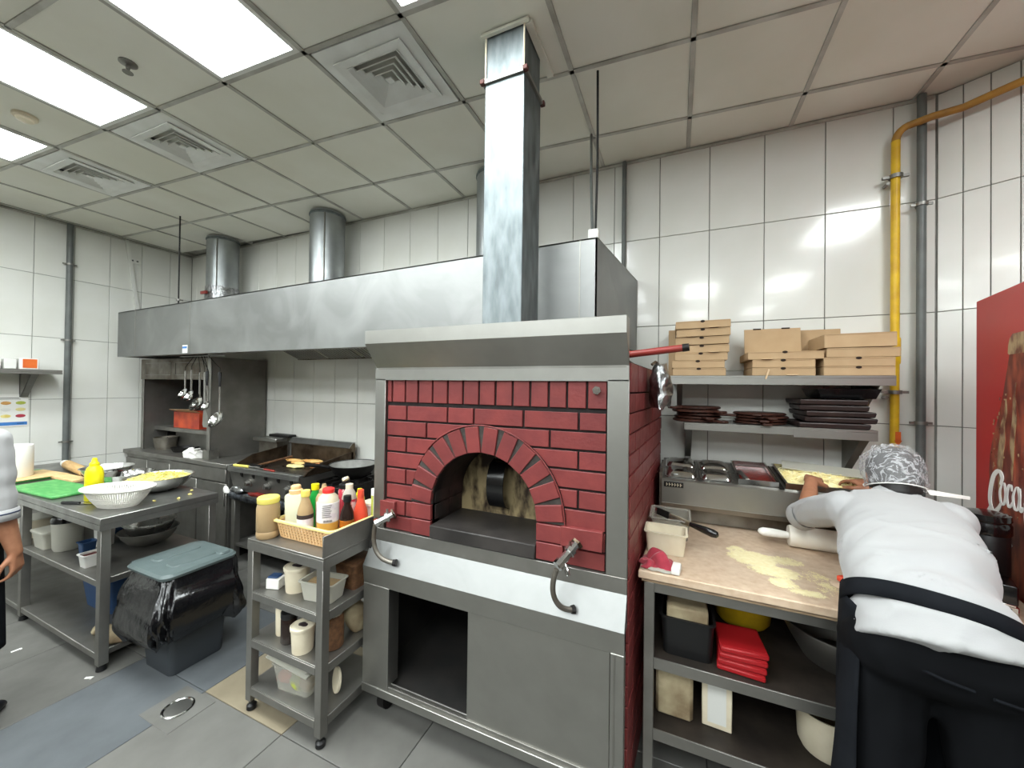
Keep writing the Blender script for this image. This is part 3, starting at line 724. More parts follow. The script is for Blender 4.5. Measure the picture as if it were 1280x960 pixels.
# front ledge and cabinet base
xa, xb = -1.408, -.166
MB().box(xa, xb, 1.484, 1.52, .842, .902, .001).build('ledge_upstand', 'steel_dark', oven, True, smooth=False)
MB().prism([(1.418,.736),(1.484,.842),(1.50,.842),(1.50,.72),(1.43,.72)], xa, xb, 'x').build('sloped_ledge', 'steel_h', oven, True, smooth=False)
MB().prism([(1.418,.736),(1.428,.736),(1.44,.648),(1.428,.648)], xa, xb, 'x').build('ledge_lip', 'steel', oven, True, smooth=False)
MB().box(xa, -1.25, 1.425, 1.46, .135, .65, .002).build('cabinet_stile', st, oven, True, smooth=False)
MB().box(-1.275, -1.25, 1.455, 1.50, .18, .645, .002).build('inner_stile', st, oven, True, smooth=False)
MB().box(-.216, xb, 1.425, 1.46, .135, .65, .002).build('cabinet_stile', st, oven, True, smooth=False)
MB().box(-.205, -.20, 1.421, 1.426, .14, .648).build('stile_fold', 'steel_dark', oven, True, smooth=False)
MB().box(xa, xb, 1.42, 1.47, .125, .165, .002).build('bottom_rail', st, oven, True, smooth=False)
MB().box(-1.25, -.21, 1.428, 1.436, .165, .185, .001).box(-1.25, -.21, 1.45, 1.456, .165, .185, .001).build('door_track', 'steel_dark', oven, True, smooth=False)
MB().box(-.822, -.218, 1.434, 1.446, .178, .645, .002).build('sliding_door', 'steel', oven, True, smooth=False)
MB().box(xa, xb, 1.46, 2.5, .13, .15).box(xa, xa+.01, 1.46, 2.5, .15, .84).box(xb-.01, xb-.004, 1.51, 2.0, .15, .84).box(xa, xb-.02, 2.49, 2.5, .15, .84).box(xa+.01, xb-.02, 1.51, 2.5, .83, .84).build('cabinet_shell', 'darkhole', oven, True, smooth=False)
for x, y in ((-1.33,1.52),(-.25,1.52),(-1.33,2.4),(-.25,2.4)):
    MB().tube([(x-.02,y,.056),(x+.02,y,.056)], .055, 16).box(x-.026,x+.026,y-.02,y+.05,.09,.128).build('castor', 'iron', oven, True)
# gas valves with flexible hoses
def gas_valve(label, v0, v1, h, kx):
    t = thing('gas_valve', label, 'valve', v0, group='oven gas valves')
    v0, v1 = Vector(v0), Vector(v1); d = v1-v0
    MB().tube([v0, v0+d*.3, v0+d*.31, v0+d*.45, v0+d*.46, v0+d*.8, v0+d*.81, v1], [.017,.017,.024,.024,.017,.017,.022,.022], 8).build('valve_body', 'chrome', t, True)
    MB().tube([v0+d*.1, v0+d*.02], [.024,.026], 6).build('brass_nut', 'splash', t, True)
    MB().tube([v0+d*.4+Vector((0,0,.018)), v0+d*.4+Vector((0,0,.04))], [.007,.005], 8).build('stem', 'rust' if kx else 'steel', t, True)
    if kx:
        k = v0+d*.75; MB().tube([k, k+Vector((.02,-.012,-.02)), k+Vector((.03,-.016,-.045)), k+Vector((.022,-.014,-.05)), k+Vector((.014,-.01,-.03))], .004, 6).build('key_lever', 'chrome', t, True)
    MB().tube(h, .0105, 10).build('flexible_hose', 'steel_greasy', t, True)
    MB().tube([Vector(h[-2]), Vector(h[-1])], [.015,.017], 8).build('hose_end', 'iron', t, True)
    return t
def bez(p0, p1, p2, p3, n=16):
    p0, p1, p2, p3 = map(Vector, (p0, p1, p2, p3)); o = []
    for i in range(n+1):
        t = i/n; o.append(p0*(1-t)**3+p1*3*t*(1-t)**2+p2*3*t*t*(1-t)+p3*t**3)
    return o
gas_valve('chrome gas valve with a curved hose at the left of the oven mouth', (-1.262,1.472,.995), (-1.325,1.41,.955), bez((-1.325,1.41,.95),(-1.345,1.40,.84),(-1.30,1.40,.78),(-1.213,1.432,.779)), False)
gas_valve('chrome gas valve with a key lever and hose right of the oven mouth', (-.352,1.474,1.012), (-.408,1.385,.945), bez((-.41,1.38,.935),(-.445,1.375,.84),(-.41,1.385,.77),(-.352,1.432,.772)), True)

# pole lying on top and foil bag on the side
t = thing('peel_pole', 'red painted tube with a dark tip lying on the oven top and sticking out right', 'pole', (-.5, 1.78, 1.748))
MB().tube([(-.45,1.782,1.7475),(-.2,1.766,1.7735),(.025,1.752,1.796)], .0155, 12).build('tube', 'redpole', t, True)
MB().tube([(.02,1.752,1.7955),(.046,1.75,1.798)], [.017,.016], 12).build('end_cap', 'iron', t, True)
t = thing('foil_bag', 'crumpled silver foil bag hanging over the right edge of the brick oven', 'bag', (-.1, 1.94, 1.53))
b = MB(); n = 26; rr = []
for i in range(15):
    k = i/14; z = 1.735-.20*k
    ry, rx = .05+.075*k**.6, .016+.024*sin(pi*min(k*.9,1))+.012
    rr.append([tuple(crumple((-.072+rx*cos(2*pi*q/n), 1.94+ry*sin(2*pi*q/n), z), .02, 16)) for q in range(n)])
b.rings(rr); b.build('bag_body', 'foil', t, True)
MB().tube([(-.11,1.91,1.735),(-.095,1.92,1.748),(-.085,1.95,1.74)], .008, 6).build('tie', 'splash', t, True)
# ================================================================ left: cabinet line, range, griddle
t = thing('counter_cabinet', 'grey steel counter cabinet along the back left, pans on its top', 'cabinet', (-4.6, 2.12, 0))
MB().box(-5.58,-3.72,2.10,2.70,.845,.885,.003).build('worktop', 'steel_dark', t, True)
MB().box(-5.57,-3.74,2.135,2.69,.1,.845).build('carcass', 'steel_dark', t, True)
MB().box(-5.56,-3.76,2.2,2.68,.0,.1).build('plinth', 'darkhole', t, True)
for x0, x1 in ((-5.56,-5.12),(-5.11,-4.69),(-4.67,-4.22),(-4.21,-3.75)):
    d = MB().box(x0+.004,x1-.004,2.118,2.135,.11,.70 if x0>-4.7 else .80,.003).build('door', 'steel_dark', t, True)
    MB().box(x1-.03,x1-.018,2.108,2.118,.5,.62,.002).build('handle', 'steel', d, True)
for x0, x1 in ((-4.67,-3.75),):
    MB().box(x0+.004,x1-.004,2.112,2.135,.715,.838,.003).build('drawer', 'steel_dark', t, True)
# enclosure with open front below the hood
t = thing('equipment_enclosure', 'tall grey steel enclosure with an open dark recess, under the left end of the hood', 'cabinet', (-4.8, 2.2, .885))
ex0, ex1 = -5.44, -4.11
slab(MB(), [(ex1-.04,2.2,.886),(ex1+.0,2.70,.886),(ex1+.0,2.70,1.875),(ex1-.04,2.2,1.875)], (-.02,0,0)).build('side_panel', 'steel_dark', t, True, smooth=False)
MB().box(ex0,ex0+.03,2.2,2.70,.886,1.875).build('side_panel', 'steel_dark', t, True, smooth=False)
MB().box(ex0+.03,ex1-.02,2.68,2.70,.886,1.875).build('back_panel', 'steel_dark', t, True, smooth=False)
fp = MB().box(ex0-.02,ex1-.045,2.192,2.215,1.655,1.875,.003).build('front_panel', 'steel_greasy', t, True, smooth=False)
for x0, x1 in ((ex0+.08, -4.86), (-4.78, ex1-.12)):
    q = MB()
    for (a, c_, e, f) in ((x0,x1,1.70,1.706),(x0,x1,1.826,1.832),(x0,x0+.006,1.706,1.826),(x1-.006,x1,1.706,1.826)): q.box(a,c_,2.189,2.193,e,f)
    q.build('pressed_rib', 'steel_dark', fp, True, smooth=False)
MB().box(ex1-.09,ex1-.042,2.185,2.2,.886,1.86,.003).build('front_post', 'steel', t, True, smooth=False)
MB().box(ex0,ex0+.045,2.192,2.2,.886,1.66,.003).build('front_post', 'steel_dark', t, True, smooth=False)
MB().box(ex0+.03,ex1-.06,2.3,2.68,1.115,1.13,.002).box(ex0+.03,ex1-.06,2.3,2.31,1.09,1.115).build('inner_shelf', 'steel_dark', t, True, smooth=False)
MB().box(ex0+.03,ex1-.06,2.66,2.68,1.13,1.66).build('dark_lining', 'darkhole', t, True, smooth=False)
MB().box(ex0+.2,ex1-.06,2.42,2.44,.89,1.1).build('lower_panel', 'steel_dark', t, True, smooth=False)
t = thing('open_carton', 'orange red carton with an open flap inside the dark recess of the steel enclosure', 'box', (-4.75, 2.44, 1.131))
b = MB(); b.box(-.34,.14,-.11,.13,0,.006).box(-.34,.14,-.11,-.104,.006,.17).box(-.34,.14,.124,.13,.006,.17).box(-.34,-.334,-.104,.124,.006,.17).box(.134,.14,-.104,.124,.006,.17)
b.build('carton_body', 'orangebox', t, smooth=False)
slab(MB(), [(-.30,-.1,.172),(.14,-.1,.172),(.16,-.19,.21),(-.26,-.19,.20)], (0,0,.004)).build('flap', 'card', t, smooth=False)
t = thing('foil_tray', 'small shiny foil tray on the shelf of the dark recess, beside the carton', 'tray', (-4.45, 2.42, 1.131))
MB().lathe([(.03,0),(.06,.004),(.085,.02),(.09,.02),(.062,0.001)], n=20, sy=.6, cap=False).lathe([(.001,.003),(.055,.003)], n=20, sy=.6).build('tray_body', 'foil', t)

# pan, tub and foil on counter
def handle_pan(name, label, loc, r, h, m, hdl, rz, group=None, mh='black'):
    t = thing(name, label, 'pan', loc, rz=rz, group=group)
    MB().lathe([(.001,.004),(r*.78,.004),(r*.80,0),(r*.82,.0),(r,h),(r+.004,h),(r*.84,.006),(r*.78,.008),(.001,.008)], n=28, cap=False).build('bowl', m, t)
    MB().tube([(r*.96,0,h*.8),(r+.05,0,h+.02),(r+hdl,0,h+.055)], [.008,.011,.013], 8).build('handle', mh, t)
    return t
handle_pan('saucepan', 'dull steel saucepan with a black handle on the left end of the back counter', (-5.22,2.32,.886), .105, .13, 'steel_greasy', .16, 2.6)
handle_pan('frying_pan', 'black frying pan beside the saucepan on the back counter', (-4.86,2.33,.886), .12, .045, 'iron', .22, 1.1)
t = thing('foil_heap', 'heap of white crumpled foil and paper on the back counter edge', 'foil', (-4.36,2.165,.886))
def heap(m, c, rx, ry, rz, amp=.03, f=12, u=24, v=14):
    b = MB(); b.ell((0,0,0), rx, ry, rz, u, v)
    for vv in b.bm.verts:
        n_ = noise.noise_vector(vv.co*f + Vector(c)*3)
        vv.co = vv.co + n_*amp
        vv.co += Vector(c)
        if vv.co.z < .001: vv.co.z = .001
    return b
heap('foil', (0,0,.03), .12, .06, .055, .03, 22).build('foil_lump', 'paper', t)
slab(MB(), [(.02,-.03,.06),(.13,-.05,.10),(.15,-.02,.10),(.05,.01,.06)], (0,0,.006)).build('paper_strip', 'paper', t)
t = thing('steel_container', 'small square steel container beside the foil heap on the back counter', 'container', (-4.15,2.20,.886))
MB().box(-.05,.05,-.045,.045,0,.004).box(-.05,-.047,-.045,.045,.004,.09).box(.047,.05,-.045,.045,.004,.09).box(-.047,.047,-.045,-.042,.004,.09).box(-.047,.047,.042,.045,.004,.09).build('pan_body', 'steel', t, smooth=False)
t = thing('foil_strip', 'flat strip of foil at the back of the counter under the recess', 'foil', (-4.62,2.33,.886))
heap('foil', (0,0,.008), .13, .035, .012, .012, 14).build('foil_lump', 'foil', t)

# hanging utensils
def hook(t, top, dx=0):
    MB().tube([top, (top[0]+dx, top[1], top[2]+.035), (top[0]*.45-4.06*.55, 2.046, 1.868)], .003, 5).build('wire_hook', 'iron', t, True)
def ladle(label, x, y, zt, zb, r, tilt=0, black=False, dx=0, m='chrome', bx=0, group='utensils hanging from the hood'):
    t = thing('ladle', label, 'ladle', (x, y, zt), group=group)
    hk = 'black' if black else m
    zm = zt-.13 if black else zb+.05
    MB().tube([(x,y,zt),(x,y,zt-.005),(x+.001,y,zm)], [.011,.014,.009] if black else .0075, 8).build('handle', hk, t, True)
    if black: MB().tube([(x,y,zm+.005),(x+bx,y,zb+r*.6)], .006, 6).build('shaft', m, t, True)
    mt = Matrix.Translation((x+bx, y-r*.4, zb)) @ Matrix.Rotation(radians(60), 4, 'X')
    MB().lathe([(.001,-r*.55),(r*.5,-r*.48),(r*.85,-r*.25),(r,0),(r*1.07,.002),(r*.96,-.002),(r*.8,-r*.22),(r*.45,-r*.42),(.001,-r*.48)], n=22, cap=False, m=mt).build('cup', m, t, True)
    hook(t, (x,y,zt+.002)); return t
ladle('steel ladle hanging leftmost of the utensils under the hood', -4.275, 2.04, 1.735, 1.52, .05)
ladle('steel ladle with a turned cup, second of the hanging utensils', -4.155, 2.03, 1.74, 1.50, .05)
ladle('large round steel spoon hanging behind the ladles', -4.10, 2.07, 1.72, 1.43, .07, m='chrome')
t = thing('spatula', 'broad steel spatula hanging between the ladles', 'spatula', (-3.975,2.05,1.72), group='utensils hanging from the hood')
MB().tube([(-3.985,2.05,1.72),(-3.975,2.05,1.40)], [.008,.011], 8).build('handle', 'steel', t, True)
MB().prism([(-3.985,1.40),(-3.965,1.40),(-3.915,1.32),(-3.905,1.24),(-3.92,1.215),(-3.985,1.215),(-4.0,1.24)], 2.046, 2.05, 'y').build('blade', 'steel', t, True)
hook(t, (-3.985,2.05,1.722))
t = thing('turner', 'wide rounded steel turner hanging behind the spatula', 'spatula', (-4.01,2.09,1.70), group='utensils hanging from the hood')
MB().tube([(-4.005,2.09,1.70),(-4.005,2.09,1.46)], .008, 8).build('handle', 'steel', t, True)
MB().prism([(-4.015,1.47),(-3.995,1.47),(-3.95,1.40),(-3.95,1.27),(-4.0,1.25),(-4.055,1.28),(-4.065,1.36)], 2.088, 2.092, 'y').build('blade', 'steel_dark', t, True)
hook(t, (-4.005,2.09,1.702))
ladle('small ladle with a black handle hanging before the spatula', -3.91, 2.03, 1.73, 1.415, .042, black=True, bx=.012)
ladle('biggest bright ladle with a black handle, rightmost of the hanging utensils', -3.755, 2.05, 1.72, 1.30, .074, black=True)

# griddle range on its stand
t = thing('griddle_stand', 'low steel stand with a foil wrapped front edge carrying the griddle', 'stand', (-3.15, 2.15, 0))
MB().box(-3.70,-2.40,2.12,2.69,.60,.635,.003).build('top_frame', 'steel_dark', t, True)
b = MB(); ring = []
for i in range(40):
    x = -3.69+1.2*i/39
    ring.append([tuple(crumple((x, 2.12+.02*cos(a)-.005, .615+.035*sin(a)), .012, 20)) for a in [2*pi*k/10 for k in range(10)]])
b.rings(ring); b.build('foil_edge', 'foilblue', t, True)
for x, y in ((-3.66,2.15),(-2.46,2.15),(-3.66,2.65),(-2.46,2.65)): MB().box(x-.025,x+.025,y-.025,y+.025,.03,.6,.002).cyl((x,y,0),(x,y,.03),.014).build('leg', 'steel_dark', t, True)
MB().box(-3.70,-2.44,2.14,2.68,.155,.18,.003).build('lower_shelf', 'steel_dark', t, True)
t = thing('foil_scrap', 'crumpled foil and paper with food scraps on the stand in front of the griddle', 'foil', (-3.62,2.125,.637))
heap('foil', (.02,-.0,.03), .09, .03, .035, .02).build('foil_lump', 'foil', t); 
heap('paper', (-.09,-.03,.012), .03, .02, .05, .012).build('paper_lump', 'paper', t)
t = thing('meat_tray', 'tray of raw red meat on the stand under the griddle panel', 'tray', (-3.30,2.118,.637))
MB().box(-.16,.16,-.03,.03,0,.006).build('tray', 'steel_dark', t); heap('cloth_red', (0,0,.022), .14, .026, .022, .01).build('meat', 'sauce', t)
for i in range(2):
    t = thing('steel_tin', ['steel tin on the low shelf of the griddle stand', 'second steel tin on the low shelf of the griddle stand'][i], 'tin', (-3.1+.36*i,2.3,.18))
    MB().lathe([(.11,0),(.12,.1),(.125,.1),(.114,.004)], n=20, cap=False).lathe([(.001,.002),(.11,.002)], n=20).build('tin_body', 'steel', t)
g0, g1 = -3.68, -2.76
t = thing('griddle', 'greasy flat top griddle with control knobs, food frying on it', 'griddle', (-3.22, 2.13, .636))
MB().prism([(2.14,.67),(2.10,.84),(2.10,.862),(2.66,.862),(2.66,.66),(2.14,.66)], g0, g1, 'x').build('body', 'steel_dark', t, True, smooth=False)
MB().box(g0,g1,2.085,2.13,.862,.885,.003).box(g0,g1,2.085,2.092,.84,.862).build('grease_trough', 'steel_table', t, True, smooth=False)
MB().box(g0+.02,g1-.02,2.13,2.62,.862,.874).build('hot_plate', 'griddle', t, True, smooth=False)
for x in (g0, g1-.014): MB().prism([(2.13,.87),(2.64,.87),(2.64,1.0),(2.30,.955),(2.17,.90)], x, x+.014, 'x').build('splash_guard', 'splash', t, True, smooth=False)
MB().prism([(2.62,.87),(2.66,.87),(2.66,1.075),(2.635,1.075),(2.59,1.03),(2.62,1.03)], g0+.10, g1, 'x').build('back_splash', 'splash', t, True, smooth=False)
MB().prism([(2.592,1.034),(2.634,1.077),(2.662,1.077),(2.662,1.083),(2.628,1.083),(2.586,1.040)], g0+.10, g1, 'x').build('splash_cap', 'steel_table', t, True, smooth=False)
for k, x in enumerate((-3.42, -3.17, -2.92)):
    MB().tube([(x,2.122,.755),(x,2.105,.755)], .033, 18).tube([(x,2.105,.755),(x,2.078,.752)], [.024,.021], 12).box(x-.004,x+.004,2.072,2.08,.735,.775).build('control_knob', 'steel_dark', t, True)
for k in range(5): MB().prism([(2.098,.838),(2.085,.838),(2.085,.82),(2.098,.80)], -3.5+.16*k, -3.48+.16*k, 'x').build('trough_bracket', 'iron', t, True)
# second appliance behind left (small upright)
t = thing('fryer_back', 'upright steel back of a small fryer standing left of the griddle splash back', 'fryer', (-3.85, 2.58, .886))
MB().box(-3.98,-3.70,2.55,2.68,.886,1.06,.004).build('body', 'steel_greasy', t, True)
MB().box(-4.0,-3.64,2.50,2.62,1.04,1.075,.004).build('front_rail', 'steel', t, True); MB().box(-3.9,-3.60,2.60,2.69,1.075,1.10,.004).build('top_cap', 'iron', t, True)
# food on the griddle
def food(name, label, x, y, rx, ry, rz_, m, rot=0, amp=.01, cat='food'):
    b = heap(m, (0,0,rz_*.8), rx, ry, rz_, amp, 22, 18, 8)
    return single(name, b, m, label, cat, (x,y,.875), rot)
food('bread_piece', 'long browned bread at the back of the griddle', -3.18, 2.55, .115, .035, .018, 'bread', .2)
food('bread_piece', 'browned bread stick left of centre on the griddle', -3.36, 2.49, .10, .03, .018, 'bread', .1)
food('bread_piece', 'browned bread in the middle of the griddle', -3.24, 2.44, .09, .035, .018, 'bread', -.1)
food('omelette', 'pale flat omelette on the griddle', -3.14, 2.34, .09, .05, .014, 'egg', 0)
food('grilled_meat', 'heap of chopped grilled meat at the right of the griddle', -2.92, 2.42, .13, .055, .024, 'meat', .5, .018)
t = thing('griddle_scraper', 'long scraper with a wooden blade lying across the griddle', 'scraper', (-3.42,2.30,.876))
MB().tube([(-3.45,2.18,.885),(-3.40,2.50,.925)], .010, 8).build('handle', 'spice', t, True); MB().box(-3.52,-3.36,2.14,2.20,.888,.898,.002).build('blade', 'iron', t, True)
def stick(label, p0, p1, m, r=.011, name='utensil_handle', m2='steel_dark'):
    t = thing(name, label, 'utensil', p0)
    p0, p1 = Vector(p0), Vector(p1)
    MB().tube([p0, p0+(p1-p0)*.1, p1], [r*.7, r, r*.9], 8).build('handle', m, t, True)
    MB().tube([p1, p1+(p1-p0)*.7], [r*.5, r*.4], 6).build('blade', m2, t, True)
stick('cream handled knife on the front edge of the griddle', (-3.60,2.09,.897), (-3.42,2.11,.897), 'yellowlid')
stick('red handled knife on the front edge of the griddle', (-3.05,2.09,.897), (-3.20,2.10,.897), 'redpole', .009)
# wok on burner right of griddle
t = thing('burner_stand', 'black gas burner standing right of the griddle', 'burner', (-2.55,2.42,.636))
MB().box(-2.74,-2.40,2.2,2.66,.637,.80,.004).build('body', 'iron', t, True)
for k in range(4): MB().box(-2.72+.085*k,-2.705+.085*k,2.22,2.64,.80,.83).build('grate_bar', 'iron', t, True)
MB().box(-2.73,-2.41,2.36,2.38,.80,.825).box(-2.73,-2.41,2.5,2.52,.80,.825).build('grate_frame', 'iron', t, True)
t = thing('wok', 'black wok with a grey scoured inside on the burner beside the oven', 'pan', (-2.545,2.44,.832))
prof = [(.001,.012),(.08,.010),(.10,0),(.16,.05),(.19,.115),(.196,.115)]
MB().lathe(prof, n=32, cap=False).build('outer_bowl', 'iron', t)
MB().lathe([(.192,.1155),(.15,.06),(.09,.022),(.001,.02)], n=32, cap=False).build('inner_bowl', 'wokin', t)
MB().tube([(-.10,-.16,.10),(-.145,-.235,.125),(-.19,-.32,.14)], [.012,.014,.016], 8).build('handle', 'iron', t)

# ---------------------------------------------------------------- left prep table
t = thing('prep_table', 'long steel prep table with two under shelves at the left, food bowls on top', 'table', (-4.1, 1.3, 0))
tx0, tx1, ty0, ty1, tzz = -5.30, -2.92, 1.01, 1.60, .86
MB().box(tx0,tx1,ty0,ty1,.822,tzz,.003).box(tx0,tx1,ty0,ty0+.02,.79,.822).box(tx1-.02,tx1,ty0+.02,ty1,.79,.822).build('table_top', 'steel_table', t, True)
for x in (tx0+.03, -4.05, tx1-.03):
    for y in (ty0+.03, ty1-.03):
        l = MB().box(x-.022,x+.022,y-.022,y+.022,.035,.82,.002).build('leg', 'steel_dark', t, True)
        MB().lathe([(.018,.0),(.024,.004),(.02,.03),(.012,.036)], (x,y,0), n=12).build('foot', 'black', l, True)
for z in (.50, .095): MB().box(tx0+.03,tx1-.052,ty0+.012,ty1-.012,z-.035,z,.003).build('under_shelf', 'steel_dark', t, True)
# boards
t = thing('cutting_board', 'green cutting board on the left prep table near its front edge', 'board', (-3.86,1.13,.861), rz=.05)
MB().box(-.42,.20,-.10,.14,0,.02,.006).build('board', 'boardgreen', t)
t = thing('cutting_board', 'thin wooden board lying beyond the green cutting board', 'board', (-4.33,1.315,.861), rz=.03)
MB().box(-.30,.20,-.045,.045,0,.022,.004).build('board', 'boardwood', t)
t = thing('cutting_board', 'second green board with a pale wooden top, beneath the paper roll', 'board', (-4.68,1.15,.861), rz=.08)
MB().box(-.22,.22,-.1,.2,0,.018,.005).build('board', 'boardgreen', t); MB().box(-.14,.24,-.09,.19,.018,.024,.002).build('upper_board', 'boardwood', t)
t = thing('paper_roll', 'big white paper towel roll standing on the boards at the left edge', 'paper roll', (-4.66,1.12,.885))
MB().lathe([(.025,0),(.105,0),(.108,.004),(.108,.235),(.105,.24),(.03,.24),(.027,.235),(.025,.2)], n=36, cap=False).build('roll', 'paper', t)
MB().lathe([(.024,.02),(.024,.238),(.027,.238),(.027,.02)], n=20, cap=False).build('core_tube', 'card', t)
t = thing('rolling_pin', 'wooden rolling pin with a pale knob lying on the left prep table', 'rolling pin', (-4.55,1.43,.90), rz=-.12)
MB().tube([(-.28,0,0),(.29,0,0)], .036, 18).build('barrel', 'wood', t); MB().tube([(.29,0,0),(.302,0,0)], .034, 14).build('end_cap', 'spice', t)
MB().ell((-.35,0,0), .09, .03, .03).build('handle', 'white', t)
# yellow bottle
t = thing('squeeze_bottle', 'bright yellow squeeze bottle standing beside the white colander', 'bottle', (-3.425,1.155,.861))
MB().lathe([(.001,0),(.040,.001),(.044,.008),(.044,.165),(.041,.19),(.032,.21),(.022,.22)], n=28).build('body', 'yellow', t)
MB().lathe([(.023,.215),(.024,.235),(.015,.245),(.011,.268),(.007,.27)], n=20).build('nozzle', 'yellow', t)
# colander
t = thing('colander', 'white oval plastic colander with slotted sides on the left prep table', 'basket', (-3.15,1.17,.861), rz=.35)
rim = MB(); n = 40
def ov(a, rx, ry, z): return (rx*cos(a), ry*sin(a), z)
rim.rings([[ov(2*pi*k/n, .20,.135,.098) for k in range(n)],[ov(2*pi*k/n, .222,.155,.108) for k in range(n)],[ov(2*pi*k/n, .222,.155,.114) for k in range(n)],[ov(2*pi*k/n, .197,.131,.108) for k in range(n)],[ov(2*pi*k/n, .195,.13,.098) for k in range(n)],[ov(2*pi*k/n, .20,.135,.098) for k in range(n)]], False)
rim.build('rim', 'netwhite', t); t.scale = (.9,.9,1)
MB().rings([[ov(2*pi*k/n, .12,.08,.002) for k in range(n)],[ov(2*pi*k/n, .12,.08,.006) for k in range(n)]]) 
bt = MB(); bt.rings([[ov(2*pi*k/n, .125,.082,.0) for k in range(n)],[ov(2*pi*k/n, .125,.082,.006) for k in range(n)]]); bt.build('base', 'netwhite', t)
for k in range(84):
    a = 2*pi*k/84
    MB().tube([ov(a,.122,.08,.004), ov(a,.165,.108,.05), ov(a,.198,.133,.102)], .0045, 5).build('slat', 'netwhite', t)
bands = MB()
for rx, ry, z in ((.148,.097,.03),(.172,.114,.06)): bands.tube([ov(2*pi*k/n, rx, ry, z) for k in range(n+1)], .004, 5)
bands.build('band', 'netwhite', t)
bt = MB()
for zz in ((.0,.088),): pass
t = thing('black_knife', 'black handled knife lying in front of the yellow bottle', 'knife', (-3.43,1.06,.868), rz=.4)
MB().tube([(-.06,0,0),(.0,0,0),(.05,0,0)], [.009,.011,.008], 8).build('handle', 'black', t); MB().box(.05,.15,-.012,.012,-.001,.001).build('blade', 'chrome', t)
# steel bowls
def bowl(label, loc, r, h, m='bowl', thick=.003, group=None, tilt=0):
    t = thing('mixing_bowl', label, 'bowl', loc, group=group, rot=(tilt,0,0) if tilt else None)
    prof = [(.001,0),(r*.45,0),(r*.72,h*.25),(r*.92,h*.65),(r,h),(r+.008,h+.001),(r+.008,h-.003),(r-.003,h-.004),(r*.9,h*.63),(r*.70,h*.27),(r*.43,.005),(.001,.005)]
    MB().lathe(prof, n=40, cap=False).build('bowl_body', m, t); return t
def shreds(t, c, r, n, m, zs=.03, ln=.035, seed=1):
    rnd = random.Random(seed); b = MB()
    for i in range(n):
        a = rnd.random()*2*pi; rr_ = r*sqrt(rnd.random()); z = c[2]+zs*(1-(rr_/r)**2)*rnd.uniform(.7,1.2)
        p = Vector((c[0]+rr_*cos(a), c[1]+rr_*sin(a), z)); d = Vector((rnd.uniform(-1,1),rnd.uniform(-1,1),rnd.uniform(-.3,.3))).normalized()*ln*rnd.uniform(.5,1)
        b.tube([p-d/2, p+Vector((0,0,.004)), p+d/2], .0022, 4)
    o = b.build('shreds', m, t); o['kind'] = 'stuff'; return o
b1 = bowl('large steel bowl of yellow shredded salad on the right end of the left prep table', (-3.36,1.46,.861), .185, .10)
MB().lathe([(.001,.105),(.10,.102),(.172,.085)], n=36).build('salad', 'slaw', b1); shreds(b1, (0,0,.085), .16, 420, 'slaw', .028, .04, 3); shreds(b1, (0,0,.086), .155, 60, 'slawg', .028, .03, 5)
t = thing('steel_tray', 'round steel tray standing between the salad bowl and the dough bowl', 'tray', (-3.735,1.44,.8645))
MB().lathe([(.001,.0),(.11,.0),(.135,.03),(.146,.085),(.150,.085),(.138,.028),(.112,-.004),(.001,-.004)], n=36, cap=False).build('tray_body', 'chrome', t)
b2 = bowl('steel bowl of white dough behind the yellow bottle', (-4.06,1.44,.861), .145, .10)
for k in range(4): heap('white', (-.06+.05*k,.02*(-1)**k,.085), .05, .045, .03, .008).build('dough_ball', 'white', b2)
for k, (x, y) in enumerate([(-3.05,1.30),(-3.02,1.48),(-3.12,1.54),(-2.98,1.40)]):
    single('food_scrap', heap('cheese', (0,0,.004), .014, .008, .006, .004, 30, 10, 6), 'slaw', ['pale food scrap in the middle near the right edge of the left prep table','pale food scrap at the back right corner of the left prep table','pale food scrap nearest the salad bowl','pale food scrap right at the end of the left prep table'][k], 'scrap', (x,y,.861), k)
# under shelf of the left table
def tub(name, label, loc, sx, sy, h, m, rz=0, wall=.003, lid=None, fill=None, cat='container', taper=.85, rimm=None, fillh=.6, group=None, rot=None):
    t = thing(name, label, cat, loc, rz=rz, group=group, rot=rot)
    def rr(k, z, e=0):
        x, y, r = sx/2*k+e, sy/2*k+e, min(sx, sy)*.12
        o = []
        for qx, qy, a0 in ((x-r,y-r,0),(-x+r,y-r,pi/2),(-x+r,-y+r,pi),(x-r,-y+r,1.5*pi)):
            for i in range(4): o.append((qx+r*cos(a0+i*pi/6), qy+r*sin(a0+i*pi/6), z))
        return o
    b = MB(); b.rings([rr(taper,0), rr(1,h), rr(1,h,.006), rr(1,h+.005,.006), rr(1,h+.005,-wall), rr(taper,wall+.001,-wall)])
    b.build('tub_body', m, t)
    if lid: MB().rings([rr(1,h+.005,.007), rr(1,h+.014,.006), rr(1,h+.018,-.01), rr(1,h+.016,-.02)]); lb = MB(); lb.rings([rr(1,h+.006,.007), rr(1,h+.014,.006), rr(1,h+.018,-.01)]); lb.build('lid', lid, t)
    if fill:
        k = taper+(1-taper)*fillh; fb = MB(); fb.rings([rr(taper,wall+.002,-wall-.002), rr(k,h*fillh,-wall-.002)]); fb.build('contents', fill, t)
    return t
sz = .501
tub('food_tub', 'clear food tub with a pale lid on the left prep table shelf', (-3.905,1.115,sz), .19,.13,.10, 'frost', lid='frost')
t = thing('storage_bucket', 'round translucent bucket with a black lid on the left prep table shelf', 'bucket', (-3.735,1.14,sz))
MB().lathe([(.001,0),(.062,0),(.070,.02),(.075,.19),(.072,.19),(.065,.01),(.001,.006)], n=32, cap=False).build('bucket_body', 'frost', t)
MB().lathe([(.077,.185),(.079,.205),(.07,.222),(.02,.224),(.001,.222)], n=32).build('lid', 'blackshine', t)
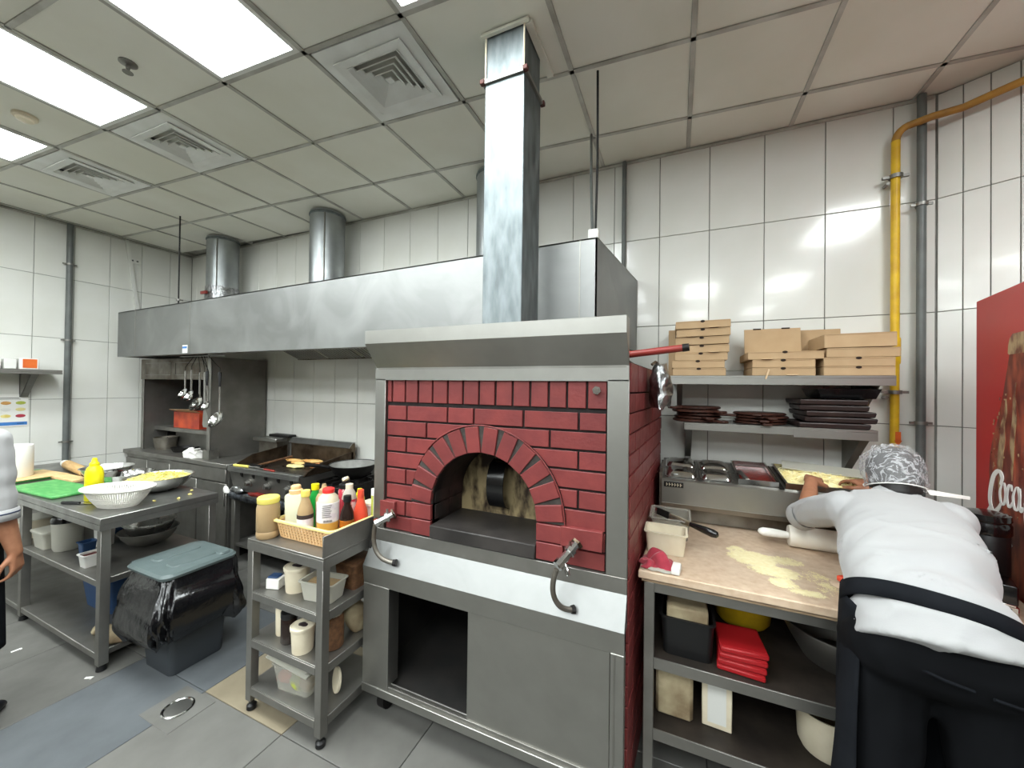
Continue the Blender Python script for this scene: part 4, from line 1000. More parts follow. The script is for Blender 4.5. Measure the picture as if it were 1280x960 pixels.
MB().lathe([(.001,.007),(.063,.008),(.068,.12),(.001,.12)], n=28).build('contents', 'bluebox', t)
tub('sauce_cup', 'small white tub of red relish at the front of the left table shelf', (-3.27,1.095,sz), .085,.085,.07, 'white', fill='sauce', fillh=.9)
tub('labelled_tub', 'white tub with a dark label band beside the black lidded bucket', (-3.60,1.27,sz), .09,.09,.19, 'white', lid='white')
MB().box(-.052,-.04,-.03,.03,0,.01)
tub('blue_tub', 'small blue tub behind the red relish tub', (-3.53,1.165,sz), .07,.07,.07, 'bluebox')
tub('blue_tray', 'blue tray at the back of the left table shelf', (-3.85,1.46,sz), .22,.16,.20, 'bluebox')
tub('food_tub', 'pale food tub at the left end of the left table shelf', (-4.28,1.13,sz), .2,.18,.12, 'ivory', lid='frost')
tub('food_tub', 'dim food tub at the far left of the table shelf behind the chef', (-4.45,1.38,sz), .24,.2,.2, 'dirtywhite', lid='ivory')
bowl('wide dull steel bowl on the table shelf beside the bin', (-3.37,1.415,sz), .155, .10, 'steel_dark', group=None)
bowl('bright steel bowl nested on the wide dull bowl', (-3.375,1.417,sz+.045), .135, .11, 'bowl')
t = thing('paper_bag', 'crumpled pale bag on the bottom shelf of the left table', 'bag', (-3.12,1.14,.096))
heap('paper', (0,0,.02), .16, .06, .03, .03, 9).build('bag_body', 'dirtywhite', t)
tub('dark_crate', 'dark blue crate on the bottom shelf of the left table', (-3.55,1.35,.096), .4,.3,.22, 'bluebox')

# ---------------------------------------------------------------- bin with liner
t = thing('waste_bin', 'charcoal waste bin with a grey lid and a loose black liner', 'bin', (-2.66,1.28,0))
def rrect(x0, x1, y0, y1, r, z, n=6):
    o = []
    for qx, qy, a0 in ((x1-r,y1-r,0),(x0+r,y1-r,pi/2),(x0+r,y0+r,pi),(x1-r,y0+r,1.5*pi)):
        for i in range(n): a = a0+i*pi/2/(n-1); o.append((qx+r*cos(a), qy+r*sin(a), z))
    return o
b = MB(); b.rings([rrect(-2.80,-2.53,1.165,1.43,.03,.004), rrect(-2.83,-2.50,1.13,1.46,.035,.5)]); b.build('bin_body', 'bin', t, True)
b = MB(); rr = []; N_ = 72
for i in range(22):
    k = i/21; z = .565-.345*k
    base = rrect(-2.85-.045*sin(pi*min(1,k*.9)), -2.48+.075*sin(pi*min(1,k*.85)), 1.11-.055*sin(pi*min(1,k*.85)), 1.48, .06, z, 18)
    ring = []
    for q, p in enumerate(base):
        a = 2*pi*q/len(base)
        c0 = Vector((-2.665,1.29,z)); d = (Vector(p)-c0); d.z = 0; dn = d.normalized()
        f = .012*sin(a*9+5*k)*(k**.6) + .010*sin(a*19-9*k)*k + .05*noise.noise(Vector((dn.x*3.4, dn.y*3.4, z*9)))*(.35+k)
        drop = -.02*k*max(0, sin(a*3+.6)) + .03*k*sin(a*2+2.4)
        pp = Vector(p)+dn*(f-.012*k*k); pp.z += drop
        ring.append(tuple(pp))
    rr.append(ring)
b.rings(rr, False); b.build('bin_liner', 'bag', t, True)
b = MB(); L0 = rrect(-2.865,-2.468,1.098,1.47,.045,.563); 
b.rings([L0, rrect(-2.87,-2.463,1.093,1.475,.05,.578), rrect(-2.86,-2.473,1.103,1.465,.05,.592), rrect(-2.82,-2.513,1.143,1.425,.04,.597)])
lid = b.build('lid', 'binlid', t, True)
b = MB(); b.rings([rrect(-2.79,-2.70,1.17,1.40,.03,.5965), rrect(-2.785,-2.705,1.175,1.395,.028,.603)]); b.build('lid_rib', 'binlid', lid, True)
b = MB(); b.rings([rrect(-2.63,-2.53,1.17,1.40,.03,.5965), rrect(-2.625,-2.535,1.175,1.395,.028,.603)]); b.build('lid_rib', 'binlid', lid, True)
b = MB(); b.rings([rrect(-2.56,-2.485,1.38,1.44,.02,.597), rrect(-2.555,-2.49,1.385,1.435,.018,.606)]); b.build('lid_tab', 'binlid', lid, True)
MB().cyl((-2.875,1.13,.575),(-2.875,1.19,.575),.012).build('hinge', 'bin', lid, True)
for k, (x, y) in enumerate([(-2.93,.985),(-3.62,.905)]):
    single('paper_scrap', MB().box(-.02,.02,-.007,.007,.0,.003,.001).box(.012,.02,-.012,.0,.0,.005), 'paper', ['white paper scrap on the floor before the near table leg','white paper scrap on the floor between the far leg and the chef','white paper scrap on the grey floor, nearest the chef','white paper scrap on the blue grey tiles near the drain','white paper scrap just under the edge of the left table'][k], 'scrap', (x,y,.001), .5+k)
# ================================================================ condiment trolley
kx0, kx1, ky0, ky1 = -1.955, -1.428, 1.205, 1.60
t = thing('condiment_trolley', 'narrow steel shelf trolley with four levels crowded with sauces, left of the oven', 'trolley', (-1.69, 1.4, 0))
MB().box(kx0,kx1,ky0,ky1,.838,.85,.002).box(kx0,kx1,ky0,ky0+.012,.795,.838,.001).box(kx0,kx1,ky1-.012,ky1,.795,.838).box(kx0,kx0+.012,ky0+.012,ky1-.012,.795,.838).box(kx1-.012,kx1,ky0+.012,ky1-.012,.795,.838).build('top', 'steel_dark', t, True)
MB().box(kx1-.006,kx1,ky0,ky1,.85,.945,.001).build('side_upstand', 'steel_dark', t, True)
for x in (kx0+.022,kx1-.022):
    for y in (ky0+.022,ky1-.022):
        l = MB().box(x-.02,x+.02,y-.02,y+.02,.05,.80,.002).build('leg', 'steel_dark', t, True)
        MB().lathe([(.018,.0),(.022,.004),(.022,.022),(.012,.03),(.012,.052)], (x,y,0), n=12).build('castor', 'black', l, True)
for z in (.595,.36,.125):
    MB().box(kx0+.004,kx1-.004,ky0+.006,ky1-.006,z-.006,z,.001).box(kx0+.043,kx1-.043,ky0+.002,ky0+.01,z-.04,z-.005,.001).box(kx0+.043,kx1-.043,ky1-.01,ky1-.002,z-.04,z-.005).box(kx1-.012,kx1-.003,ky0+.043,ky1-.043,z-.04,z-.005).box(kx0+.003,kx0+.012,ky0+.043,ky1-.043,z-.04,z-.005).build('shelf', 'steel_dark', t, True)

def bottle(name, label, x, y, z, prof, m, cap=None, capm='white', lab=None, labm='labelw', sq=False, tilt=None, liquid=None, group=None, cat='bottle', n=24, rz=0):
    t = thing(name, label, cat, (x,y,z), rot=tilt or (0,0,rz), group=group)
    b = MB()
    if sq:
        b.rings([rrect(-r,r,-r*.8,r*.8,r*.22,zz) for r, zz in prof])
    else: b.lathe(prof, n=n)
    b.build('body', m, t)
    if liquid: MB().lathe(liquid[0], n=n).build('liquid', liquid[1], t)
    if cap: MB().lathe(cap, n=20).build('cap', capm, t)
    if lab:
        r = max(p[0] for p in prof)+.0012
        MB().lathe([(r-.002,lab[0]),(r,lab[0]+.001),(r,lab[1]-.001),(r-.002,lab[1])], n=n, cap=False).build('label', labm, t)
    return t
zt = .851
bottle('sauce_jar', 'big jar of tan sauce with a pale yellow lid, left of the condiment basket', -1.885, 1.262, zt,
       [(.001,0),(.046,0),(.052,.008),(.052,.03),(.049,.035),(.052,.04),(.052,.15),(.046,.172),(.045,.18)], 'tan', [(.048,.172),(.05,.175),(.05,.197),(.046,.202),(.001,.203)], 'yellowlid')
# basket
bt = thing('condiment_basket', 'cream plastic basket holding sauce bottles on top of the trolley', 'basket', (-1.65,1.42,zt))
bx_0, bx_1, by_0, by_1 = -1.845, -1.445, 1.265, 1.585
MB().rings([rrect(bx_0+.012,bx_1-.012,by_0+.012,by_1-.012,.02,zt), rrect(bx_0+.012,bx_1-.012,by_0+.012,by_1-.012,.02,zt+.005)])
b = MB(); b.rings([rrect(bx_0+.02,bx_1-.02,by_0+.02,by_1-.02,.02,zt+.001), rrect(bx_0+.02,bx_1-.02,by_0+.02,by_1-.02,.02,zt+.006)]); b.build('basket_floor', 'basket2', bt, True)
b = MB(); k = [rrect(bx_0,bx_1,by_0,by_1,.03,zt+.082), rrect(bx_0-.012,bx_1+.01,by_0-.012,by_1+.01,.035,zt+.086), rrect(bx_0-.012,bx_1+.01,by_0-.012,by_1+.01,.035,zt+.094), rrect(bx_0,bx_1,by_0,by_1,.03,zt+.096), rrect(bx_0+.003,bx_1-.003,by_0+.003,by_1-.003,.03,zt+.082)]
k.append(k[0]); b.rings(k, False); b.build('rim', 'basket', bt, True)
for i in range(6):
    z = zt+.004+.0145*i; e = .02*(1-i/5.2)
    b = MB(); k = [rrect(bx_0+e,bx_1-e,by_0+e,by_1-e,.025,z), rrect(bx_0+e-.001,bx_1-e+.001,by_0+e-.001,by_1-e+.001,.025,z+.0075), rrect(bx_0+e+.003,bx_1-e-.003,by_0+e+.003,by_1-e-.003,.025,z+.0075), rrect(bx_0+e+.003,bx_1-e-.003,by_0+e+.003,by_1-e-.003,.025,z)]
    k.append(k[0]); b.rings(k, False); b.build('basket_band', 'basket2', bt, True)
for i in range(17):
    x = bx_0+.03+(bx_1-bx_0-.06)*i/16
    slab(MB(), [(x-.005,by_0+.018,zt+.004),(x+.005,by_0+.018,zt+.004),(x+.005,by_0-.002,zt+.084),(x-.005,by_0-.002,zt+.084)], (0,.004,0)).build('basket_rib', 'basket2', bt, True)
for i in range(13):
    y = by_0+.03+(by_1-by_0-.06)*i/12
    slab(MB(), [(bx_0+.018,y-.005,zt+.004),(bx_0+.018,y+.005,zt+.004),(bx_0-.002,y+.005,zt+.084),(bx_0-.002,y-.005,zt+.084)], (.004,0,0)).build('basket_rib', 'basket2', bt, True)
zb = zt+.0075
bottle('squeeze_bottle', 'tall square pale bottle with a stepped tan cap at the left of the basket', -1.768, 1.332, zb, [(.038,0),(.041,.01),(.043,.12),(.043,.20),(.040,.206)], 'palebottle', [(.03,.205),(.031,.225),(.024,.23),(.023,.245),(.018,.25),(.001,.251)], 'basket2', sq=True, tilt=(.0,-.03,.5))
bottle('sauce_bottle', 'slim bottle of tan sauce with a yellow cap and black and white label', -1.69, 1.318, zb, [(.001,0),(.033,0),(.036,.006),(.036,.13),(.03,.155),(.017,.195),(.016,.21)], 'tan', [(.02,.205),(.021,.208),(.021,.235),(.001,.237)], 'yellowlid', (.04,.105), 'labelw')
MB().lathe([(.0372,.10),(.038,.101),(.038,.119),(.0372,.12)], n=24, cap=False).build('label_edge', 'labeld', bpy.data.objects['sauce_bottle'])
bottle('soda_bottle', 'green bottle with a yellow cap behind the pale square bottle', -1.785, 1.45, zb, [(.001,0),(.03,0),(.032,.01),(.032,.14),(.016,.19),(.015,.20)], 'green', [(.019,.195),(.02,.199),(.02,.225),(.001,.227)], 'yellow')
bottle('squeeze_bottle', 'tan sauce squeeze bottle left behind the large clear oil bottle', -1.665, 1.405, zb, [(.001,0),(.036,0),(.039,.008),(.039,.18),(.03,.20),(.022,.205)], 'tan', [(.024,.2),(.024,.222),(.015,.228),(.009,.25),(.001,.252)], 'tan')
bottle('oil_bottle', 'large clear bottle of golden liquid with a red cap and white label', -1.567, 1.347, zb, [(.001,0),(.046,0),(.050,.008),(.050,.185),(.044,.212),(.025,.232),(.022,.238)], 'clearoil', [(.024,.23),(.028,.234),(.028,.25),(.02,.255),(.001,.256)], 'redcap', (.098,.19), 'labelw', rz=.85, liquid=([(.001,.001),(.0475,.001),(.0506,.008),(.0506,.095),(.001,.095)], 'oil'))
o_ = [c for c in bpy.data.objects if c.name.startswith('oil_bottle')][0]
for r in range(7): MB().box(-.026,.016-.004*(r%3),-.0528,-.0515,.180-.009*r,.182-.009*r).build('printed_line', 'labeld', o_)
for r in range(9): MB().box(-.02+.0045*r,-.02+.0045*r+.0022,-.0528,-.0515,.102,.112).build('barcode_bar', 'labeld', o_)
bottle('squeeze_bottle', 'dark nozzled bottle with a red collar behind the tan squeeze bottle', -1.64, 1.52, zb, [(.001,0),(.034,0),(.036,.008),(.036,.19),(.03,.21)], 'ketch', [(.034,.205),(.034,.225),(.02,.23),(.018,.262),(.001,.265)], 'black')
bottle('sauce_bottle', 'small bottle of dark amber sauce with a black cap and orange label', -1.489, 1.392, zb, [(.001,0),(.030,0),(.033,.006),(.033,.11),(.028,.14),(.016,.17),(.015,.19)], 'soy', [(.018,.185),(.02,.19),(.018,.215),(.001,.217)], 'black', (.05,.10), 'amber')
bottle('sauce_bottle', 'clear bottle with a pink label and an open white flip cap', -1.565, 1.475, zb, [(.001,0),(.034,0),(.037,.006),(.037,.17),(.03,.20),(.016,.225)], 'frost', [(.018,.22),(.019,.225),(.019,.245),(.001,.247)], 'ivory', (.07,.17), 'ketch')
fl = [c for c in bpy.data.objects if c.get('label','').startswith('clear bottle with a pink')][0]
MB().lathe([(.001,0),(.017,0),(.018,.004),(.017,.014),(.001,.015)], n=16, m=Matrix.Translation((-.024,0,.262)) @ Matrix.Rotation(radians(-35),4,'Y')).build('flip_lid', 'ivory', fl)
bottle('hot_sauce_bottle', 'orange red hot sauce bottle at the right of the basket', -1.482, 1.472, zb, [(.001,0),(.032,0),(.036,.008),(.036,.09),(.033,.12),(.017,.175),(.014,.19)], 'hotsauce', [(.016,.185),(.017,.19),(.015,.225),(.008,.228),(.001,.228)], 'hotsauce')
bottle('mustard_bottle', 'yellow bottle behind the oil bottle in the basket', -1.575, 1.555, zb, [(.001,0),(.026,0),(.027,.006),(.027,.15),(.016,.18)], 'yellow', [(.013,.178),(.012,.2),(.001,.202)], 'yellow')
tub('small_tub', 'small white tub at the back right of the basket', (-1.49,1.55,zb), .07,.06,.13, 'white', lid='ivory')
t = thing('carton', 'white and green carton standing behind the hot sauce bottle against the oven', 'box', (-1.452,1.53,zb))
MB().box(-.0,.022,-.02,.04,0,.225,.002).build('body', 'white', t); MB().box(.004,.018,-.0215,-.0195,.03,.19).build('printed_face', 'slawg', t)

# shelf goods
z2, z3, z4 = .5955, .3605, .1255
t = thing('wrapped_box', 'small white box with blue wrap on the second trolley shelf', 'box', (-1.85,1.285,z2), rz=.3)
MB().box(-.035,.035,-.028,.028,0,.05,.003).build('body', 'white', t); MB().box(-.036,.02,-.02,.029,.045,.058,.006).build('wrapper', 'bluebox', t)
def lidtub(label, x, y, z, r, h, m='ivory', lm='ivory', smear=False, name='lidded_tub'):
    t = thing(name, label, 'tub', (x,y,z))
    MB().lathe([(.001,0),(r*.86,0),(r*.88,.004),(r,h),(r*.96,h),(r*.84,.006),(.001,.006)], n=28, cap=False).build('tub_body', m, t)
    l = MB().lathe([(r*1.04,h-.012),(r*1.06,h-.01),(r*1.06,h+.004),(r*.98,h+.006),(r*.94,h+.003),(.001,h+.003)], n=28).build('lid', lm, t)
    if smear: heap('soy', (.0,.0,h+.004), r*.5, r*.3, .002, .004, 60, 14, 6).build('sauce_smear', 'labeld', l)
    return t
lidtub('white lidded tub with smears on its lid on the second trolley shelf', -1.735, 1.315, z2, .058, .115, smear=True)
tub('food_tub', 'shallow tub of tan sauce standing on the second trolley shelf', (-1.555,1.318,z2+.001), .185,.11,.085, 'frost', fill='tan', fillh=.8, rz=.15)
tub('food_tub', 'dim brown tub at the back right of the second trolley shelf', (-1.525,1.48,z2), .14,.14,.12, 'spice', lid='spice')
bottle('cream_bottle', 'slim cream plastic bottle on the third trolley shelf', -1.82, 1.30, z3, [(.001,0),(.026,0),(.028,.005),(.03,.13),(.022,.15)], 'ivory', [(.02,.148),(.02,.165),(.001,.167)], 'frost')
bottle('dark_jar', 'dark jar with a black lid on the third trolley shelf', -1.735, 1.275, z3, [(.001,0),(.033,0),(.036,.006),(.036,.115),(.03,.125)], 'soy', [(.036,.12),(.037,.124),(.037,.148),(.001,.15)], 'black')
lidtub('white lidded tub with a marked lid on the third trolley shelf', -1.62, 1.262, z3, .052, .115, smear=True)
bottle('spice_jar', 'clear jar of brown spice at the right of the third trolley shelf', -1.515, 1.34, z3, [(.001,0),(.045,0),(.05,.006),(.05,.14),(.042,.16)], 'spice', [(.044,.155),(.045,.175),(.001,.177)], 'frost')
t = thing('flour_bag', 'soft pale bag at the back right of the third trolley shelf', 'bag', (-1.52,1.48,z3))
heap('dirtywhite', (0,0,.07), .06, .055, .09, .02, 8).build('bag_body', 'dirtywhite', t)
t = tub('veg_tub', 'clear tub of mixed vegetables with a tilted lid on the lowest trolley shelf', (-1.70,1.33,z4), .23,.16,.125, 'clear', rz=.1)
for k, (m, dx, dy) in enumerate([('slawg',-.04,0),('hotsauce',-.07,-.03),('slaw',.03,.01),('tan',.06,-.03),('slawg',.02,-.04),('spice',-.02,.03)]):
    heap(m, (dx,dy,.045), .045,.035,.035,.012, 14, 14, 8).build('vegetable', m, t)
slab(MB(), [(-.13,-.10,.165),(.12,-.10,.118),(.12,.09,.140),(-.13,.09,.185)], (0,0,.006)).build('lid', 'frost', t)
lidtub('small dark green pot at the back of the lowest trolley shelf', -1.86, 1.36, z4, .035, .16, 'bluebox', 'bluebox', name='small_pot')
t = thing('pot_lid', 'white round lid standing on edge at the right of the lowest trolley shelf', 'lid', (-1.505,1.37,z4+.055), rot=(radians(80),0,-.5))
MB().lathe([(.001,.0),(.05,.0),(.054,.004),(.054,.012),(.05,.014),(.001,.008)], n=24).build('disc', 'ivory', t)
# ================================================================ right hand worktop and shelves
t = thing('prep_counter', 'steel framed counter with a beige stone worktop and two under shelves, right of the oven', 'counter', (.5, 2.0, 0))
poly = [(-.134,1.587),(1.045,1.572),(1.165,2.28),(1.165,2.68),(-.088,2.68)]
MB().prism(poly, .868, .90, 'z', bev=.004).build('worktop', 'stone', t, True)
MB().prism([(-.122,1.60),(1.035,1.585),(1.15,2.28),(1.15,2.67),(-.08,2.67)], .855, .868, 'z').build('worktop_board', 'stone_edge', t, True)
MB().box(-.10,1.03,1.605,1.635,.815,.855,.002).build('frame_rail', 'steel_dark', t, True); MB().box(-.075,1.14,2.62,2.65,.815,.855,.002).build('frame_rail', 'steel_dark', t, True)
for x, y in ((-.094,1.615),(1.005,1.605),(-.06,2.63),(1.10,2.63)):
    MB().box(x-.019,x+.019,y-.019,y+.019,.03,.855,.002).cyl((x,y,0),(x,y,.03),.014).build('leg', 'steel_dark', t, True)
for z in (.562,.285):
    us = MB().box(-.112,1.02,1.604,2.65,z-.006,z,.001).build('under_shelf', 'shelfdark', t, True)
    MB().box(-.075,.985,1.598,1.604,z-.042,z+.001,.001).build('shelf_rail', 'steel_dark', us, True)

# topping unit
px0, px1 = -.072, .90
t = thing('topping_unit', 'long steel topping cooler with pans of cheese and sauce on the back of the worktop', 'topping unit', (.4, 2.35, .901))
MB().box(px0+.02,px1-.02,2.28,2.6,.905,1.0).build('base_box', 'steel_greasy', t, True)
MB().prism([(2.20,1.012),(2.20,1.132),(2.215,1.14),(2.56,1.185),(2.60,1.185),(2.60,1.0),(2.22,1.0)], px0, px1, 'x', bev=.002).build('body', 'steel', t, True, smooth=False)
MB().prism([(2.2,1.012),(2.195,1.012),(2.21,.985),(2.26,.98),(2.26,1.0)], px0, px1, 'x').build('drip_lip', 'steel', t, True, smooth=False)
for x in (px0+.05, px1-.05):
    for y in (2.3,2.58): MB().cyl((x,y,.9),(x,y,.906),.015).build('foot', 'black', t, True)
MB().box(px0-.012,px0+.002,2.21,2.6,.98,1.17,.002).build('end_cap', 'steel_greasy', t, True)
sl_ = lambda y: 1.14+.045*(y-2.215)/.345
def pan(x0, x1, y0, y1, kind):
    b = MB(); z0, z1 = sl_(y0)+.002, sl_(y1)+.002
    o = [(x0,y0,z0),(x1,y0,z0),(x1,y1,z1),(x0,y1,z1)]; i_ = [(x0+.01,y0+.01,z0+.004),(x1-.01,y0+.01,z0+.004),(x1-.01,y1-.01,z1+.004),(x0+.01,y1-.01,z1+.004)]
    d = -.05
    if kind == 'lid':
        p = MB(); mid = [((x0+x1)/2-.5*(x1-x0)*.72+(x1-x0)*.72*u, y0+(y1-y0)*(.14+.72*v), 0) for u, v in ((0,0),(1,0),(1,1),(0,1))]
        top = [(a, c_, sl_(c_)+.022) for a, c_, _ in mid]; top2 = [((x0+x1)/2+(a-(x0+x1)/2)*.6, (y0+y1)/2+(c_-(y0+y1)/2)*.5, sl_((y0+y1)/2)+.012) for a, c_, _ in mid]
        rimo = [(a,c_,zz+.007) for a,c_,zz in o]
        def rq(k, dz):
            return [(x, y, sl_(y)+dz) for x, y, z in rrect((x0+x1)/2-(x1-x0)/2*k, (x0+x1)/2+(x1-x0)/2*k, (y0+y1)/2-(y1-y0)/2*k, (y0+y1)/2+(y1-y0)/2*k, .022*k, 0)]
        p.rings([rq(1,.002), rq(1,.007), rq(.93,.008), rq(.88,.006), rq(.84,.012), rq(.74,.024), rq(.5,.031), rq(.25,.033)]); r = p.build('pan_lid', 'chrome', t, True, ang=60)
    else:
        b.rings([o, [(a,c_,zz+.026) for a,c_,zz in o], [(a,c_,zz+.022) for a,c_,zz in i_], [(a,c_,zz-.002) for a,c_,zz in i_]], False)
        pb = b.build('pan_rim', 'chrome', t, True, smooth=False)
        return pb
# top opening is drawn as pans seated on the sloping face
for x0, x1 in ((-.058,.108),(.118,.272)):
    pan(x0,x1,2.225,2.375,'lid'); pan(x0,x1,2.385,2.54,'lid')
pr_ = pan(.29,.462,2.225,2.54,'open')
MB().prism([(.302,2.237),(.45,2.237),(.45,2.53),(.302,2.53)], 0, .002, 'z').build('sauce', 'sauce', pr_, True, xf=Matrix.Translation((0,0,1.1435)) @ Matrix.Translation((0,2.237,0)) @ Matrix.Rotation(atan2(.045,.345),4,'X') @ Matrix.Translation((0,-2.237,0)))
MB().tube([(.33,2.23,1.165),(.31,2.30,1.19),(.30,2.40,1.165)], [.012,.01,.016], 8).build('sauce_spoon', 'steel', pr_, True)
MB().box(.462,.482,2.21,2.56,0,.004).build('pan_divider', 'iron', t, True, xf=Matrix.Translation((0,2.215,1.141)) @ Matrix.Rotation(atan2(.045,.345),4,'X') @ Matrix.Translation((0,-2.215,0)))
pc = pan(.49,.86,2.225,2.54,'open')
cb = MB()
cb.sheet(lambda u, v: (.502+.346*u, 2.238+.29*v, sl_(2.238+.29*v)+.004+.028*sin(pi*u)**.7*sin(pi*v)**.7+.008*noise.noise(Vector((u*9,v*8,1)))), 26, 20)
ch = cb.build('cheese', 'cheese', pc, True)
rnd = random.Random(5); sb = MB()
for i in range(460):
    u, v = rnd.random(), rnd.random()
    p = Vector((.505+.34*u, 2.24+.285*v, sl_(2.24+.285*v)+.008+.03*sin(pi*u)**.7*sin(pi*v)**.7)); d = Vector((rnd.uniform(-1,1),rnd.uniform(-1,1),rnd.uniform(-.3,.3))).normalized()*.014
    sb.tube([p-d,p+d], .002, 4)
s_ = sb.build('cheese_shreds', 'cheese', pc, True); s_['kind'] = 'stuff'
slab(MB(), [(.52,2.44,1.205),(.90,2.36,1.195),(.92,2.46,1.215),(.54,2.55,1.225)], (0,0,.006)).build('pan_cover', 'frost', t, True)
pl = MB().box(px0+.012,px0+.108,2.192,2.200,1.098,1.126,.002).build('maker_plate', 'black', t, True)
# small worn lettering strokes on the plate (illegible in the photo)
for k in range(6):
    x = px0+.024+.0135*k
    MB().box(x,x+.0035,2.190,2.1925,1.104,1.12).box(x,x+.009,2.190,2.1925,1.111,1.1135).build('worn_letter', 'ivory', pl, True)

# objects on the worktop
zc = .901
tub('flour_tub', 'ivory rectangular tub dusted with flour beside the brick oven side', (-.040,1.835,zc), .165,.12,.088, 'ivory', rz=.0, fill='white', fillh=.45, taper=.9)
t = tub('clear_tub', 'clear plastic tub leaning behind the ivory flour tub', (-.025,2.02,zc+.012), .17,.12,.10, 'clear', taper=.92, rot=(.18,0,0))
for k,(x,y,s) in enumerate(((-.055,1.93,.024),(-.028,1.935,.018))):
    single('dough_lump', heap('white',(0,0,s*.7),s,s*.8,s*.8,.005,24,14,8), 'ivory', ['larger white dough lump between the two tubs','smaller white dough lump between the two tubs'][k], 'dough', (x,y,zc))
t = thing('kitchen_knife', 'black handled kitchen knife lying across the tubs by the oven', 'knife', (.06,1.93,1.0), rot=(0,.14,-.42))
MB().rings([[(x,ry*cos(a),rz_*sin(a)) for a in [2*pi*k/12 for k in range(12)]] for x, ry, rz_ in ((.0,.011,.012),(.03,.012,.015),(.08,.014,.018),(.11,.016,.02),(.125,.012,.014),(.13,.004,.005))]).__class__
b = MB(); b.rings([[(x,ry*cos(a),rz_*sin(a)) for a in [2*pi*k/12 for k in range(12)]] for x, ry, rz_ in ((.0,.009,.010),(.03,.011,.013),(.07,.014,.017),(.10,.015,.019),(.118,.012,.014),(.124,.004,.005))]); b.build('handle', 'blackshine', t)
MB().box(-.17,.002,-.001,.001,-.014,.014).build('blade', 'chrome', t); MB().box(-.16,-.10,-.003,.003,-.016,.016).build('guard', 'iron', t)
t = thing('red_cloth', 'crumpled dark red cloth at the front left corner of the worktop', 'cloth', (-.072,1.66,zc))
b = MB()
def clo(u, v):
    x, y = -.055+.115*u, -.05+.105*v
    e = min(u,1-u,v,1-v)
    z = .003 + .055*min(1,e*4)*(.55+.6*noise.noise(Vector((u*3.2,v*3.1,2.2)))) + .012*sin(9*u+5*v)*min(1,e*5)
    return (x+.02*noise.noise(Vector((v*4,u,0))), y+.02*noise.noise(Vector((u*4,v,4))), max(.002,z))
b.sheet(clo, 40, 36); o = b.build('cloth_folds', 'cloth_red', t, ang=180)
sm = o.modifiers.new('s','SOLIDIFY'); sm.thickness = .003; sm.offset = 1
t = thing('plastic_wrap', 'crumpled clear wrap showing from under the red cloth', 'wrap', (-.055,1.612,zc))
heap('foil',(0,0,.004),.05,.018,.006,.006,30).build('wrap_body', 'frost', t)
t = thing('dough_scraper', 'small white block scraper beside the red cloth', 'scraper', (.004,1.63,zc), rz=-.1)
MB().box(-.016,.016,-.035,.03,0,.028,.006,2).build('body', 'white', t)
t = thing('rolling_pin', 'white plastic rolling pin lying in front of the topping unit', 'rolling pin', (.5,2.13,.949), rz=-.03)
MB().tube([(-.02,0,0),(-.014,0,0),(.30,0,0),(.306,0,0)], [.044,.047,.047,.044], 26).build('barrel', 'whiteroll', t)
for s_ in (-1,1):
    e = -.02 if s_<0 else .306
    MB().tube([(e,0,0),(e+s_*.03,0,0),(e+s_*.06,0,0),(e+s_*.10,0,0),(e+s_*.115,0,0),(e+s_*.12,0,0)], [.014,.018,.020,.019,.012,.003], 14).build('handle', 'white', t)
# spilled flour
b = MB(); n1, n2 = 230, 210
def fm(x, y):
    d = 0
    for (cx_, cy_, rx, ry, w_) in ((.30,1.90,.10,.085,1.),(.36,1.80,.10,.06,.95),(.42,1.93,.07,.05,.7),(.43,1.66,.07,.03,.75),(.37,1.71,.05,.05,.8),(.50,1.80,.05,.10,.42),(.52,1.72,.05,.05,.4),(.25,1.98,.05,.04,.6)):
        d = max(d, w_*max(0, 1-((x-cx_)/rx)**2-((y-cy_)/ry)**2)**.5)
    return d
vv = {}
for i in range(n1):
    for j in range(n2):
        x, y = .12+.50*i/n1, 1.60+.46*j/n2
        v_ = fm(x,y)
        nn = .5+.42*noise.noise(Vector((x*30,y*30,0)))+.30*noise.noise(Vector((x*90,y*90,3)))+.5*noise.noise(Vector((x*260,y*260,5)))
        if v_ > .05 and v_*1.25 > nn*.95:
            q = []
            for di, dj in ((0,0),(1,0),(1,1),(0,1)):
                k = (i+di, j+dj)
                if k not in vv: vv[k] = b.bm.verts.new((.12+.50*k[0]/n1, 1.60+.46*k[1]/n2, .9008+.0025*fm(.12+.50*k[0]/n1, 1.60+.46*k[1]/n2)*(.6+.4*noise.noise(Vector((k[0]*.15,k[1]*.15,0))))))
                q.append(vv[k])
            b.bm.faces.new(q)
o = b.build('spilled_flour', 'flour', None); T(o, 'pale yellow semolina flour spilled on the beige worktop', 'flour', kind='stuff')
t = thing('dough_disc', 'pale dough disc at the edge of the worktop beside the man in white', 'dough', (.575,1.77,zc))
MB().lathe([(.001,.0),(.04,0),(.045,.004),(.04,.008),(.001,.009)], n=24).build('disc', 'stone', t)
t = thing('orange_handle', 'orange red handle poking out beside the man in white', 'utensil', (.60,1.80,.925), rz=.5)
MB().box(-.05,.03,-.011,.011,-.010,.010,.003).build('handle', 'hotsauce', t); MB().box(.03,.12,-.02,.02,-.001,.001).build('blade', 'steel', t)
t = thing('canister', 'tall black canister with a ringed lid in front of the red cabinet', 'canister', (1.035,1.955,zc))
MB().lathe([(.001,0),(.052,0),(.056,.006),(.056,.215),(.053,.22)], n=30).build('body', 'black', t)
MB().lathe([(.057,.215),(.060,.22),(.060,.25),(.057,.256),(.057,.262),(.060,.266),(.058,.285),(.03,.292),(.001,.292)], n=30).build('lid', 'blackshine', t)
